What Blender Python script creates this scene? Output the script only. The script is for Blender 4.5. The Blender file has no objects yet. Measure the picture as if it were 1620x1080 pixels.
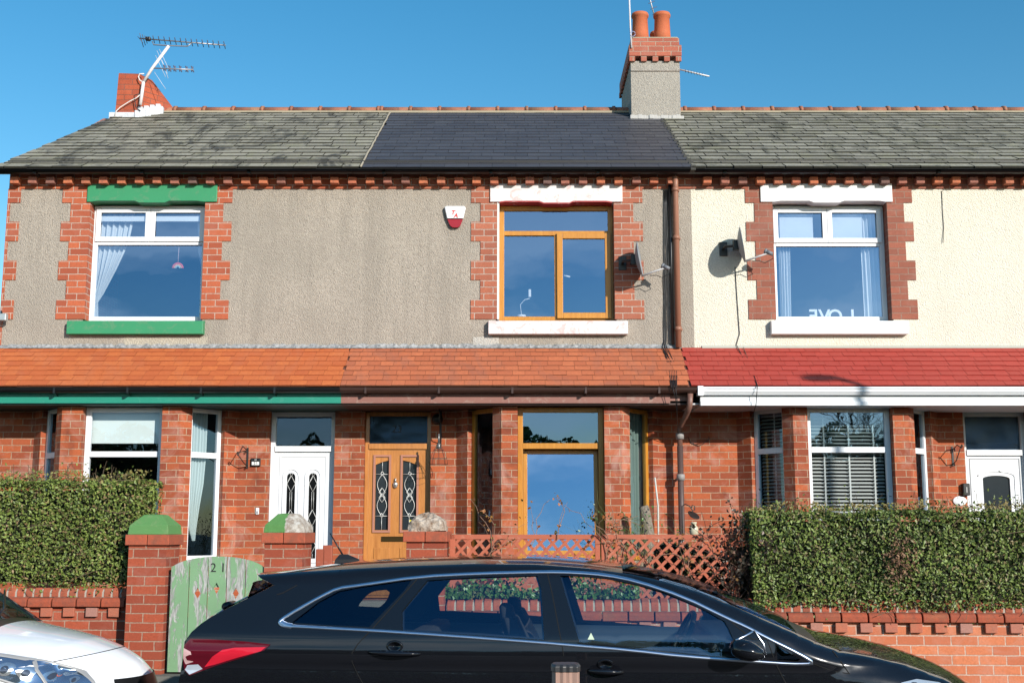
import bpy, math, random
import numpy as np
from mathutils import Vector, Matrix
from mathutils.geometry import delaunay_2d_cdt
random.seed(7)
R = math.radians
S = bpy.context.scene
# ------------------------------------------------------------------ camera, sky, sun, exposure
PITCH = R(8.9); CAMH = 1.66; FPX = 1900.0
cam_d = bpy.data.cameras.new('camera'); cam = bpy.data.objects.new('camera', cam_d)
S.collection.objects.link(cam); S.camera = cam
cam.location = (0, 0, CAMH); cam.rotation_euler = (R(90)+PITCH, 0, 0)
cam_d.sensor_width = 36; cam_d.lens = 36*FPX/1620; cam_d.clip_end = 3000; cam_d.clip_start = .05
SUNV = Vector((.69, -1.0, .465)).normalized()          # towards the sun
SUN_EL = math.asin(SUNV.z); SUN_AZ = math.atan2(SUNV.x, SUNV.y)
sl = bpy.data.lights.new('sun', 'SUN'); so = bpy.data.objects.new('sun', sl); S.collection.objects.link(so)
sl.energy = 5.0; sl.angle = R(.5); sl.color = (1, .95, .87)
so.rotation_euler = (-SUNV).to_track_quat('-Z', 'Y').to_euler()
W = bpy.data.worlds.new('World'); S.world = W; W.use_nodes = True
wt = W.node_tree; wt.nodes.clear()
wo = wt.nodes.new('ShaderNodeOutputWorld'); wb = wt.nodes.new('ShaderNodeBackground')
sky = wt.nodes.new('ShaderNodeTexSky'); sky.sky_type = 'NISHITA'; sky.sun_disc = False
sky.sun_elevation = SUN_EL; sky.sun_rotation = SUN_AZ; sky.air_density = 1.0; sky.dust_density = .2; sky.ozone_density = 1.2
tc = wt.nodes.new('ShaderNodeTexCoord'); mp = wt.nodes.new('ShaderNodeMapping'); mp.inputs['Scale'].default_value = (2.6, 2.6, 8.0)
nz = wt.nodes.new('ShaderNodeTexNoise'); nz.inputs['Scale'].default_value = 1.6; nz.inputs['Detail'].default_value = 7; nz.inputs['Distortion'].default_value = .6
cr = wt.nodes.new('ShaderNodeValToRGB'); cr.color_ramp.elements[0].position = .45; cr.color_ramp.elements[1].position = .62
sep = wt.nodes.new('ShaderNodeSeparateXYZ'); mr = wt.nodes.new('ShaderNodeMapRange')
mr.inputs['From Min'].default_value = -.25; mr.inputs['From Max'].default_value = .1; mr.inputs['To Min'].default_value = .5; mr.inputs['To Max'].default_value = 0
mu = wt.nodes.new('ShaderNodeMath'); mu.operation = 'MULTIPLY'
mx = wt.nodes.new('ShaderNodeMix'); mx.data_type = 'RGBA'; mx.inputs['B'].default_value = (12., 12.5, 13., 1)
hs = wt.nodes.new('ShaderNodeHueSaturation'); hs.inputs['Saturation'].default_value = 1.44; hs.inputs['Value'].default_value = 1.15; hs.inputs['Hue'].default_value = .490
L = wt.links.new
L(tc.outputs['Generated'], mp.inputs['Vector']); L(mp.outputs[0], nz.inputs['Vector']); L(nz.outputs['Fac'], cr.inputs[0])
L(tc.outputs['Generated'], sep.inputs[0]); L(sep.outputs['Y'], mr.inputs['Value'])
L(cr.outputs[0], mu.inputs[0]); m2_ = wt.nodes.new('ShaderNodeMapRange'); m2_.inputs['From Min'].default_value = .22; m2_.inputs['From Max'].default_value = .42; m2_.inputs['To Min'].default_value = 1; m2_.inputs['To Max'].default_value = 0
m3_ = wt.nodes.new('ShaderNodeMath'); m3_.operation = 'MULTIPLY'; L(sep.outputs['Z'], m2_.inputs['Value']); L(mr.outputs[0], m3_.inputs[0]); L(m2_.outputs[0], m3_.inputs[1]); L(m3_.outputs[0], mu.inputs[1]); L(mu.outputs[0], mx.inputs['Factor'])
L(sky.outputs[0], hs.inputs['Color']); L(hs.outputs[0], mx.inputs['A']); L(mx.outputs['Result'], wb.inputs['Color'])
wb.inputs['Strength'].default_value = .128; L(wb.outputs[0], wo.inputs[0])
S.view_settings.view_transform = 'Standard'; S.view_settings.look = 'None'; S.view_settings.gamma = 1; S.view_settings.exposure = .14
S.cycles.diffuse_bounces = 1; S.cycles.transparent_max_bounces = 12

# ------------------------------------------------------------------ where a pixel of the photo meets a wall plane
FW = Vector((0, math.cos(PITCH), math.sin(PITCH))); UPV = Vector((0, -math.sin(PITCH), math.cos(PITCH)))
def ray(px, py):
    return FW + Vector((1, 0, 0))*((px-810)/FPX) + UPV*((540-py)/FPX)
def P(px, py, Y):
    d = ray(px, py); t = Y/d.y
    return Vector((d.x*t, Y, CAMH+d.z*t))
def PX(px, py, Y): return P(px, py, Y).x
def PZ(py, Y): return P(810, py, Y).z

# ------------------------------------------------------------------ materials
MC = {}
class NB:
    def __init__(s, name):
        s.m = bpy.data.materials.new(name); s.m.use_nodes = True; s.t = s.m.node_tree
        s.b = s.t.nodes['Principled BSDF']; s.out = s.t.nodes['Material Output']
    def n(s, typ, **kw):
        nd = s.t.nodes.new('ShaderNode'+typ)
        for k, v in kw.items():
            if k.startswith('i_'):
                key = k[2:].replace('_', ' ')
                nd.inputs[key].default_value = v
            else: setattr(nd, k, v)
        return nd
    def l(s, a, b): s.t.links.new(a, b)
    def mix(s, f, a, b, bt='MIX'):
        m = s.t.nodes.new('ShaderNodeMix'); m.data_type = 'RGBA'; m.blend_type = bt
        for sock, v in ((m.inputs[0], f), (m.inputs[6], a), (m.inputs[7], b)):
            if hasattr(v, 'links'): s.l(v, sock)
            else: sock.default_value = v if not isinstance(v, tuple) else (v+(1,))[:4]
        return m.outputs[2]
    def ramp(s, f, stops):
        r = s.t.nodes.new('ShaderNodeValToRGB'); s.l(f, r.inputs[0]); e = r.color_ramp.elements
        while len(e) < len(stops): e.new(.5)
        for k, (p, c) in enumerate(stops):
            e[k].position = p; e[k].color = (c+(1,))[:4] if isinstance(c, tuple) else (c, c, c, 1)
        return r.outputs[0]
    def noise(s, scale, detail=4, vec=None, dist=0, rough=.55):
        nd = s.n('TexNoise', i_Scale=scale, i_Detail=detail, i_Distortion=dist, i_Roughness=rough)
        if vec is None: vec = s.obj()
        s.l(vec, nd.inputs['Vector']); return nd.outputs['Fac']
    def obj(s): return s.n('TexCoord').outputs['Object']
    def uv(s): return s.n('TexCoord').outputs['UV']
    def mapv(s, vec, scale=(1, 1, 1), loc=(0, 0, 0), rot=(0, 0, 0)):
        m = s.n('Mapping'); m.inputs['Scale'].default_value = scale; m.inputs['Location'].default_value = loc; m.inputs['Rotation'].default_value = rot
        s.l(vec, m.inputs['Vector']); return m.outputs[0]
    def math(s, op, a, b=0.):
        m = s.n('Math', operation=op)
        for k, v in ((0, a), (1, b)):
            if hasattr(v, 'links'): s.l(v, m.inputs[k])
            else: m.inputs[k].default_value = v
        return m.outputs[0]
    def bump(s, h, strength=.5, dist=.01):
        b = s.n('Bump'); b.inputs['Strength'].default_value = strength; b.inputs['Distance'].default_value = dist
        s.l(h, b.inputs['Height']); s.l(b.outputs[0], s.b.inputs['Normal'])
    def col(s, c):
        if hasattr(c, 'links'): s.l(c, s.b.inputs['Base Color'])
        else: s.b.inputs['Base Color'].default_value = (c+(1,))[:4]
    def rough(s, r):
        if hasattr(r, 'links'): s.l(r, s.b.inputs['Roughness'])
        else: s.b.inputs['Roughness'].default_value = r
def cached(f):
    def g(*a):
        k = (f.__name__,)+a
        if k not in MC: MC[k] = f(*a)
        return MC[k]
    return g
COURSE = .0829
VOFF = P(810, 505, 14.86).z % COURSE
@cached
def brick(name, c1, c2, mortar, bloom=.35, dark=.25, voff=None):
    b = NB(name); uv = b.mapv(b.uv(), loc=(0, -(VOFF if voff is None else voff), 0))
    wob = b.noise(9, 2, vec=uv)
    bt = b.n('TexBrick', i_Scale=1.0, i_Mortar_Size=.0062, i_Mortar_Smooth=.25, i_Bias=-.05, i_Brick_Width=.233, i_Row_Height=COURSE)
    bt.offset = .5; bt.offset_frequency = 2
    wv = b.n('VectorMath', operation='ADD'); nn = b.n('TexNoise', i_Scale=14., i_Detail=2.); b.l(uv, nn.inputs['Vector'])
    sc = b.n('VectorMath', operation='SCALE'); sc.inputs['Scale'].default_value = .009
    b.l(nn.outputs['Color'], sc.inputs[0]); b.l(uv, wv.inputs[0]); b.l(sc.outputs[0], wv.inputs[1]); b.l(wv.outputs[0], bt.inputs['Vector'])
    bt.inputs['Color1'].default_value = c1+(1,); bt.inputs['Color2'].default_value = c2+(1,); bt.inputs['Mortar'].default_value = mortar+(1,)
    fine = b.noise(55, 3)
    c = b.mix(b.ramp(fine, [(.35, 0.), (.75, 1.)]), bt.outputs['Color'], tuple(x*.62 for x in c1))
    c = b.mix(.62, bt.outputs['Color'], c)
    # soot darkened bricks, a shape of their own
    dk = b.ramp(b.noise(3.1, 5, dist=.5), [(.55, 0.), (.75, dark)])
    c = b.mix(dk, c, (c2[0]*.35, c2[1]*.4, c2[2]*.5))
    # lime bloom
    bl = b.ramp(b.noise(2.2, 6, dist=.9, rough=.68), [(.50, 0.), (.68, bloom)])
    c = b.mix(bl, c, (.56, .38, .32))
    b.col(c); b.rough(.85)
    inv = b.math('SUBTRACT', 1., bt.outputs['Fac'])
    b.bump(b.math('ADD', inv, b.math('MULTIPLY', fine, .35)), .75, .006)
    return b.m
BR = lambda: brick('red brick', (.47, .108, .034), (.21, .040, .019), (.43, .30, .20), .38, .65)
BRQ = lambda: brick('quoin brick', (.50, .12, .048), (.30, .065, .032), (.52, .42, .34), .10, .18)
BRM = lambda: brick('quoin brick dull', (.45, .14, .075), (.27, .08, .048), (.50, .43, .36), .08, .2)
BRR = lambda: brick('quoin brick brown', (.34, .105, .062), (.23, .075, .048), (.30, .20, .15), .12, .25)
BRG = lambda: brick('garden brick', (.50, .105, .045), (.36, .065, .030), (.52, .36, .30), .25, .3)
@cached
def roughcast(name, base, dark, pit, stain):
    b = NB(name); o = b.n('NewGeometry').outputs['Position']
    v = b.n('TexVoronoi', i_Scale=75., feature='F1'); b.l(b.mapv(o, scale=(1, 1, .7), rot=(0, .5, 0)), v.inputs['Vector'])
    n1 = b.noise(40, 6, vec=o, rough=.75); n2 = b.noise(.9, 6, vec=o, dist=.6, rough=.65); n3 = b.noise(60, 2, vec=b.mapv(o, scale=(1, 1, .6), rot=(0, .6, 0)))
    c = b.mix(b.ramp(n1, [(.30, 0.), (.7, 1.)]), dark, base)
    c = b.mix(b.ramp(n3, [(.25, pit), (.40, 0.)]), c, tuple(x*.35 for x in dark))
    st_ = b.noise(1., 5, vec=b.mapv(o, scale=(3.2, 1, .35)), dist=.3, rough=.65)
    c = b.mix(b.ramp(st_, [(.48, 0.), (.64, stain*.8)]), c, tuple(x*.55 for x in base))
    c = b.mix(b.ramp(n2, [(.40, 0.), (.62, stain)]), c, tuple(x*.66 for x in base))
    b.col(c); b.rough(.95)
    h = b.math('ADD', b.math('MULTIPLY', n1, 1.), b.math('MULTIPLY', v.outputs['Distance'], -.7))
    b.bump(h, 1.0, .012)
    return b.m
@cached
def paint(name, c, rough=.45, wear=.0, wearc=(.3, .3, .3), bump=.15, spec=.5):
    b = NB(name); cc = c
    n = b.noise(3.5, 5)
    x = b.mix(b.ramp(n, [(.3, 0.), (.75, .25)]), c, tuple(v*.72 for v in c))
    if wear > 0:
        w = b.ramp(b.noise(7, 7, dist=1.2, rough=.7), [(.60-.12*wear, 0.), (.66-.1*wear, wear)])
        x = b.mix(w, x, wearc)
    b.col(x); b.rough(rough); b.b.inputs['Specular IOR Level'].default_value = spec
    if bump: b.bump(b.noise(30, 4), bump, .004)
    return b.m
@cached
def slates(name, a, c, dk, mossy, stainc=(.02, .02, .02), stain=.6, rough=.6, edge=None):
    b = NB(name); g = b.n('NewGeometry'); rnd = g.outputs['Random Per Island']
    x = b.mix(rnd, a, c)
    x = b.mix(b.ramp(b.noise(26, 5, rough=.7), [(.3, .55), (.62, 0.)]), x, dk)
    x = b.mix(b.ramp(b.noise(5, 5, dist=.6), [(.5, 0.), (.7, mossy)]), x, (.26, .25, .13))
    uv = b.mapv(b.obj(), scale=(1.3, .55, .7), rot=(0, 0, .62))
    x = b.mix(b.ramp(b.noise(1.5, 7, vec=uv, dist=1.2, rough=.68), [(.51, 0.), (.62, stain)]), x, stainc)
    if edge:  # shadow line under each row, painted dark on the front edges
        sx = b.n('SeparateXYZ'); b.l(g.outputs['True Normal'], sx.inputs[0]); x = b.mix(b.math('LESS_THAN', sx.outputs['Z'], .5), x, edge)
    b.col(x); b.rough(rough); b.bump(b.noise(35, 4), .5, .006); b.b.inputs['Specular IOR Level'].default_value = .3
    return b.m
@cached
def wood(name, a, c, rough=.4, axis='z', coat=.0):
    b = NB(name); sc = (9, 9, .8) if axis == 'z' else (.8, 9, 9)
    n = b.noise(3, 6, vec=b.mapv(b.obj(), scale=sc), dist=1.5)
    b.col(b.mix(b.ramp(n, [(.3, 0.), (.7, 1.)]), a, c)); b.rough(rough); b.bump(n, .12, .003)
    b.b.inputs['Coat Weight'].default_value = coat
    return b.m
@cached
def plain(name, c, rough=.5, metal=0., spec=.5, coat=0.):
    b = NB(name); n = b.noise(12, 4)
    b.col(b.mix(b.ramp(n, [(.35, 0.), (.7, .22)]), c, tuple(v*.7 for v in c))); b.rough(rough)
    b.b.inputs['Metallic'].default_value = metal; b.b.inputs['Specular IOR Level'].default_value = spec; b.b.inputs['Coat Weight'].default_value = coat
    return b.m
@cached
def glass(name, refl=.22, tint=(.75, .85, .9), rough=.0, wav=.02, fres=.5):
    b = NB(name); b.t.nodes.remove(b.b)
    tr = b.n('BsdfTransparent'); tr.inputs[0].default_value = tint+(1,)
    gl = b.n('BsdfGlossy'); gl.inputs['Roughness'].default_value = rough; gl.inputs[0].default_value = (.42, .66, 1., 1)
    lw = b.n('LayerWeight'); lw.inputs['Blend'].default_value = .25
    f = b.math('ADD', refl, b.math('MULTIPLY', lw.outputs['Fresnel'], fres))
    bp = b.n('Bump'); bp.inputs['Strength'].default_value = wav; bp.inputs['Distance'].default_value = .05
    b.l(b.noise(2.2, 2), bp.inputs['Height']); b.l(bp.outputs[0], gl.inputs['Normal'])
    m = b.n('MixShader'); b.l(f, m.inputs[0]); b.l(tr.outputs[0], m.inputs[1]); b.l(gl.outputs[0], m.inputs[2]); b.l(m.outputs[0], b.out.inputs[0])
    return b.m
@cached
def leaves(name, a, c, d, rough=.38):
    b = NB(name); g = b.n('NewGeometry'); rnd = g.outputs['Random Per Island']
    x = b.ramp(rnd, [(0., a), (.45, c), (.8, tuple(v*1.25 for v in c)), (.93, d), (1., d)])
    x = b.mix(b.ramp(b.noise(2.5, 4), [(.4, 0.), (.7, .5)]), x, tuple(v*.6 for v in a))
    b.col(x); b.rough(rough); b.b.inputs['Specular IOR Level'].default_value = .35
    return b.m
@cached
def peel(name, g, w):
    b = NB(name); o = b.obj()
    n = b.noise(5, 7, vec=b.mapv(o, scale=(2.6, 1, .55)), dist=.7, rough=.72)
    n2 = b.noise(1.6, 3, vec=b.mapv(o, scale=(2.6, 1, .6), loc=(3, 0, 1)))
    m = b.math('ADD', n, b.math('MULTIPLY', n2, .55))
    gg = b.mix(b.noise(3, 4), g, tuple(v*1.5 for v in g))
    ww = b.mix(b.ramp(b.noise(30, 5, vec=b.mapv(o, scale=(3, 1, .4))), [(.35, 0.), (.65, 1.)]), tuple(v*.45 for v in w), w)
    f = b.ramp(m, [(.765, 0.), (.80, 1.)])
    b.col(b.mix(f, gg, ww)); b.rough(.7); b.bump(b.math('SUBTRACT', 0., f), .5, .004)
    return b.m
@cached
def carpaint(name, c, rough=.22, metal=0.):
    b = NB(name); b.col(c); b.rough(rough); b.b.inputs['Metallic'].default_value = metal
    b.b.inputs['Coat Weight'].default_value = 1.; b.b.inputs['Coat Roughness'].default_value = .02; b.b.inputs['Specular IOR Level'].default_value = .1
    dust = b.ramp(b.noise(6, 6, rough=.7), [(.35, .12), (.75, .24)]); b.l(dust, b.b.inputs['Roughness'])
    return b.m
WHITE = lambda: paint('white upvc', (.80, .81, .83), .28, 0, (.3, .3, .3), 0)
ORANGE = lambda: wood('golden oak upvc', (.56, .25, .035), (.44, .17, .02), .35)
BLACKP = lambda: plain('black plastic', (.012, .012, .013), .38)
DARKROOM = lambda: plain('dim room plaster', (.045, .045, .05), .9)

# ------------------------------------------------------------------ mesh building
class MB:
    def __init__(s): s.v = []; s.f = []; s.sm = []; s.nrm = None
    def add(s, vs, fs, smooth=False):
        o = len(s.v); s.v += [tuple(v) for v in vs]; s.f += [tuple(i+o for i in f) for f in fs]; s.sm += [smooth]*len(fs); return s
    def box(s, x0, x1, y0, y1, z0, z1, jit=0.):
        vs = [(x0, y0, z0), (x1, y0, z0), (x1, y1, z0), (x0, y1, z0), (x0, y0, z1), (x1, y0, z1), (x1, y1, z1), (x0, y1, z1)]
        if jit: vs = [tuple(c+random.uniform(-jit, jit) for c in v) for v in vs]
        return s.add(vs, [(0, 3, 2, 1), (4, 5, 6, 7), (0, 1, 5, 4), (1, 2, 6, 5), (2, 3, 7, 6), (3, 0, 4, 7)])
    def obox(s, A, B, t0, t1, th, z0, z1, out=0.):
        """box along the plan line A->B between metres t0..t1, thickness th behind it (left of travel), out = proud"""
        d = (B-A).normalized(); n = Vector((-d.y, d.x))
        q = [A+d*t0-n*out, A+d*t1-n*out, A+d*t1+n*th, A+d*t0+n*th]
        vs = [(p.x, p.y, z) for z in (z0, z1) for p in q]
        return s.add(vs, [(0, 3, 2, 1), (4, 5, 6, 7), (0, 1, 5, 4), (1, 2, 6, 5), (2, 3, 7, 6), (3, 0, 4, 7)])
    def tube(s, pts, r, seg=8, cap=True, smooth=True):
        pts = [Vector(p) for p in pts]; n = len(pts); rr = r if isinstance(r, (list, tuple)) else [r]*n
        vs = []; up = None
        for i, p in enumerate(pts):
            d = (pts[min(i+1, n-1)]-pts[max(i-1, 0)]).normalized()
            if up is None:
                up = d.orthogonal().normalized()
            up = (up-d*up.dot(d)); up = up.normalized() if up.length > 1e-6 else d.orthogonal().normalized()
            w = d.cross(up)
            for k in range(seg):
                a = 2*math.pi*k/seg; vs.append(p+(up*math.cos(a)+w*math.sin(a))*rr[i])
        fs = [(i*seg+k, i*seg+(k+1) % seg, (i+1)*seg+(k+1) % seg, (i+1)*seg+k) for i in range(n-1) for k in range(seg)]
        if cap: fs += [tuple(range(seg))[::-1], tuple((n-1)*seg+k for k in range(seg))]
        return s.add(vs, fs, smooth)
    def lathe(s, c, prof, seg=24, axis=None):
        c = Vector(c); vs = []; M = Matrix.Identity(3) if axis is None else Vector(axis).to_track_quat('Z', 'Y').to_matrix()
        for r, z in prof:
            for k in range(seg):
                a = 2*math.pi*k/seg; vs.append(c+M @ Vector((r*math.cos(a), r*math.sin(a), z)))
        n = len(prof)
        fs = [(i*seg+k, i*seg+(k+1) % seg, (i+1)*seg+(k+1) % seg, (i+1)*seg+k) for i in range(n-1) for k in range(seg)]
        return s.add(vs, fs, True)
    def prism(s, pts, vec):
        """pts: list of 3d points of a planar polygon, extruded by vec"""
        vec = Vector(vec); a = [Vector(p) for p in pts]; n = len(a)
        return s.add(a+[p+vec for p in a], [tuple(range(n)), tuple(range(2*n-1, n-1, -1))]+[(i, i+n, (i+1) % n+n, (i+1) % n) for i in range(n)])
    def rings(s, rings, closed=True, caps=True, smooth=True):
        k = len(rings[0]); vs = [v for r in rings for v in r]; fs = []
        for i in range(len(rings)-1):
            for j in range(k if closed else k-1):
                fs.append((i*k+j, i*k+(j+1) % k, (i+1)*k+(j+1) % k, (i+1)*k+j))
        if caps: fs += [tuple(range(k))[::-1], tuple((len(rings)-1)*k+j for j in range(k))]
        return s.add(vs, fs, smooth)
    def sweep(s, prof, x0, x1):
        """profile of (y,z) points swept along x"""
        n = len(prof); vs = [(x0, y, z) for y, z in prof]+[(x1, y, z) for y, z in prof]
        return s.add(vs, [(i, (i+1) % n, (i+1) % n+n, i+n) for i in range(n)]+[tuple(range(n))[::-1], tuple(range(n, 2*n))])
    def build(s, name, mat, parent=None, bevel=0., base=None):
        b = Vector(base) if base is not None else (parent_world(parent) if parent else Vector((0, 0, 0)))
        me = bpy.data.meshes.new(name); v = [(p[0]-b.x, p[1]-b.y, p[2]-b.z) for p in s.v]
        me.from_pydata(v, [], s.f); me.update()
        me.polygons.foreach_set('use_smooth', s.sm)
        if len(s.f) < 60000:
            uvl = me.uv_layers.new(name='UVMap'); uvs = np.zeros((len(me.loops), 2), dtype=np.float32)
            for p in me.polygons:
                n = p.normal
                if abs(n.z) > .93: t = Vector((1, 0, 0))
                else: t = Vector((-n.y, n.x, 0)).normalized()
                u2 = n.cross(t)
                for li in p.loop_indices:
                    q = Vector(s.v[me.loops[li].vertex_index]); uvs[li] = (q.dot(t), q.dot(u2) if abs(n.z) > .05 else q.z)
            uvl.data.foreach_set('uv', uvs.ravel())
        if s.nrm: me.normals_split_custom_set_from_vertices([tuple(x) for x in s.nrm])
        me.materials.append(mat)
        o = bpy.data.objects.new(name, me); S.collection.objects.link(o); o.location = b
        if parent:
            o.parent = parent; o.location = b-parent_world(parent)
        if bevel:
            m = o.modifiers.new('edge', 'BEVEL'); m.width = bevel; m.segments = 2; m.limit_method = 'ANGLE'
        return o
def parent_world(o):
    l = Vector((0, 0, 0))
    while o: l += o.location; o = o.parent
    return l
def thing(name, label, cat, loc, group=None):
    o = bpy.data.objects.new(name, None); S.collection.objects.link(o); o.location = loc; o.empty_display_size = .1
    return tag(o, label, cat, group)
def tag(o, label, cat=None, group=None):
    o['label'] = label
    if cat: o['category'] = cat
    if group: o['group'] = group
    return o
def struct(o, kind='structure'): o['kind'] = kind; return o
def textmesh(name, txt, size, loc, rot, mat, parent=None, depth=.002, mirror=False, bold=0.):
    c = bpy.data.curves.new(name, 'FONT'); c.body = txt; c.size = size; c.extrude = depth; c.align_x = 'CENTER'; c.align_y = 'CENTER'; c.offset = bold; c.resolution_u = 3
    t = bpy.data.objects.new('tmp', c); S.collection.objects.link(t); bpy.context.view_layer.update()
    me = bpy.data.meshes.new_from_object(t.evaluated_get(bpy.context.evaluated_depsgraph_get())); bpy.data.objects.remove(t)
    M = Matrix.Translation(Vector(loc)) @ rot.to_4x4()
    if mirror: M = M @ Matrix.Diagonal((-1, 1, 1, 1))
    m = MB(); m.add([M @ v.co for v in me.vertices], [tuple(p.vertices) for p in me.polygons])
    return m.build(name, mat, parent, base=None if parent else loc)
FACE = Matrix.Rotation(R(90), 3, 'X')     # text facing the street

# ------------------------------------------------------------------ levels
YW = 14.86; YB = 14.25; YU = YW
ZGARD = .62; ZFLOOR = .88; ZSOF = P(810, 640, 14.12).z
Z_BAND0 = PZ(299, YW); Z_EAVE = PZ(276, YW-.09)
XL, X1, X2, XR = -6.42, -2.016, 2.285, 9.4
Z_PTOP = PZ(550, YW); Z_PBOT = PZ(610, 14.0)

# ------------------------------------------------------------------ ground
m = MB(); m.add([(-400, -400, -.02), (400, -400, -.02), (400, 400, -.02), (-400, 400, -.02)], [(0, 1, 2, 3)])
grass = NB('rough grass'); grass.col(grass.mix(grass.noise(.5, 6), (.05, .07, .03), (.09, .10, .04))); grass.rough(1)
struct(m.build('ground', grass.m))
SL = -.065
def quadstrip(name, y0, y1, z0, z1, mat, x0=-60, x1=60):
    q = MB(); n = 40; vs = []; 
    for i in range(n+1):
        x = x0+(x1-x0)*i/n; vs += [(x, y0+SL*x, z0), (x, y1+SL*x, z1)]
    q.add(vs, [(2*i, 2*i+2, 2*i+3, 2*i+1) for i in range(n)])
    return struct(q.build(name, mat))
asph = NB('asphalt'); asph.col(asph.mix(asph.ramp(asph.noise(60, 3), [(.3, 0.), (.7, 1.)]), (.035, .035, .037), (.075, .073, .07))); asph.rough(.9); asph.bump(asph.noise(120, 2), .6, .004)
flag = NB('paving flags'); bt = flag.n('TexBrick', i_Scale=1., i_Brick_Width=.6, i_Row_Height=.6, i_Mortar_Size=.006); flag.l(flag.uv(), bt.inputs['Vector'])
bt.inputs['Color1'].default_value = (.17, .16, .14, 1); bt.inputs['Color2'].default_value = (.13, .125, .11, 1); bt.inputs['Mortar'].default_value = (.06, .06, .05, 1)
flag.col(flag.mix(flag.ramp(flag.noise(7, 6), [(.4, 0.), (.7, .5)]), bt.outputs['Color'], (.12, .115, .10))); flag.rough(.9)
quadstrip('road', 1.7, 9.1, 0, 0, asph.m)
quadstrip('pavement', 9.25, 11.3, .12, .22, flag.m)
quadstrip('pavement', -1.2, 1.55, .13, .12, flag.m)
kb = MB()
for i in range(66):
    x = -30+i*.915
    kb.box(x, x+.905, 9.1+SL*x, 9.25+SL*x, -.015, .124)
struct(kb.build('kerb', plain('kerb stone', (.30, .29, .27), .9), bevel=.01))
soil = NB('garden soil'); soil.col(soil.mix(soil.noise(9, 6), (.03, .022, .015), (.06, .048, .035))); soil.rough(1); soil.bump(soil.noise(14, 5), 1, .03)
m = MB(); n = 30
vs = []
for i in range(n+1):
    x = -7+14*i/n; vs += [(x, 11.35+SL*x, .24), (x, 11.38+SL*x, ZGARD), (x, YW+.3, ZGARD+.03)]
m.add(vs, [(3*i+k, 3*i+3+k, 3*i+4+k, 3*i+1+k) for i in range(n) for k in (0, 1)])
struct(m.build('garden_ground', soil.m))
for xa, xb in ((-3.18, -2.32), (-1.78, -1.0)):
    m = MB(); m.box(xa, xb, 11.3, YW-.35, ZGARD-.3, ZGARD+.045); struct(m.build('path', flag.m))

# ------------------------------------------------------------------ houses
house = {}
cx = {'L': (XL+X1)/2, 'M': (X1+X2)/2, 'R': (X2+XR)/2}
house['L'] = thing('terraced_house', 'grey roughcast end house with green painted lintel and sill and a white front door', 'house', (cx['L'], YW+3.5, ZGARD), 'terraced houses in the row')
house['M'] = thing('terraced_house', 'middle house with dark slate roof, golden oak windows and a varnished wooden front door', 'house', (cx['M'], YW+3.5, ZGARD), 'terraced houses in the row')
house['R'] = thing('terraced_house', 'cream painted house with bright red porch tiles and a white porch gutter', 'house', (cx['R'], YW+3.5, ZGARD), 'terraced houses in the row')
RC = {'L': roughcast('grey roughcast', (.475, .415, .345), (.315, .27, .225), .65, .62),
      'M': roughcast('grey beige roughcast', (.475, .415, .345), (.315, .27, .225), .65, .62),
      'R': roughcast('cream roughcast', (.80, .755, .64), (.70, .655, .53), .35, .14)}
XS = {'L': (XL, X1), 'M': (X1, X2), 'R': (X2, XR)}
QB = {'L': BRQ(), 'M': BRM(), 'R': BRR()}
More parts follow.
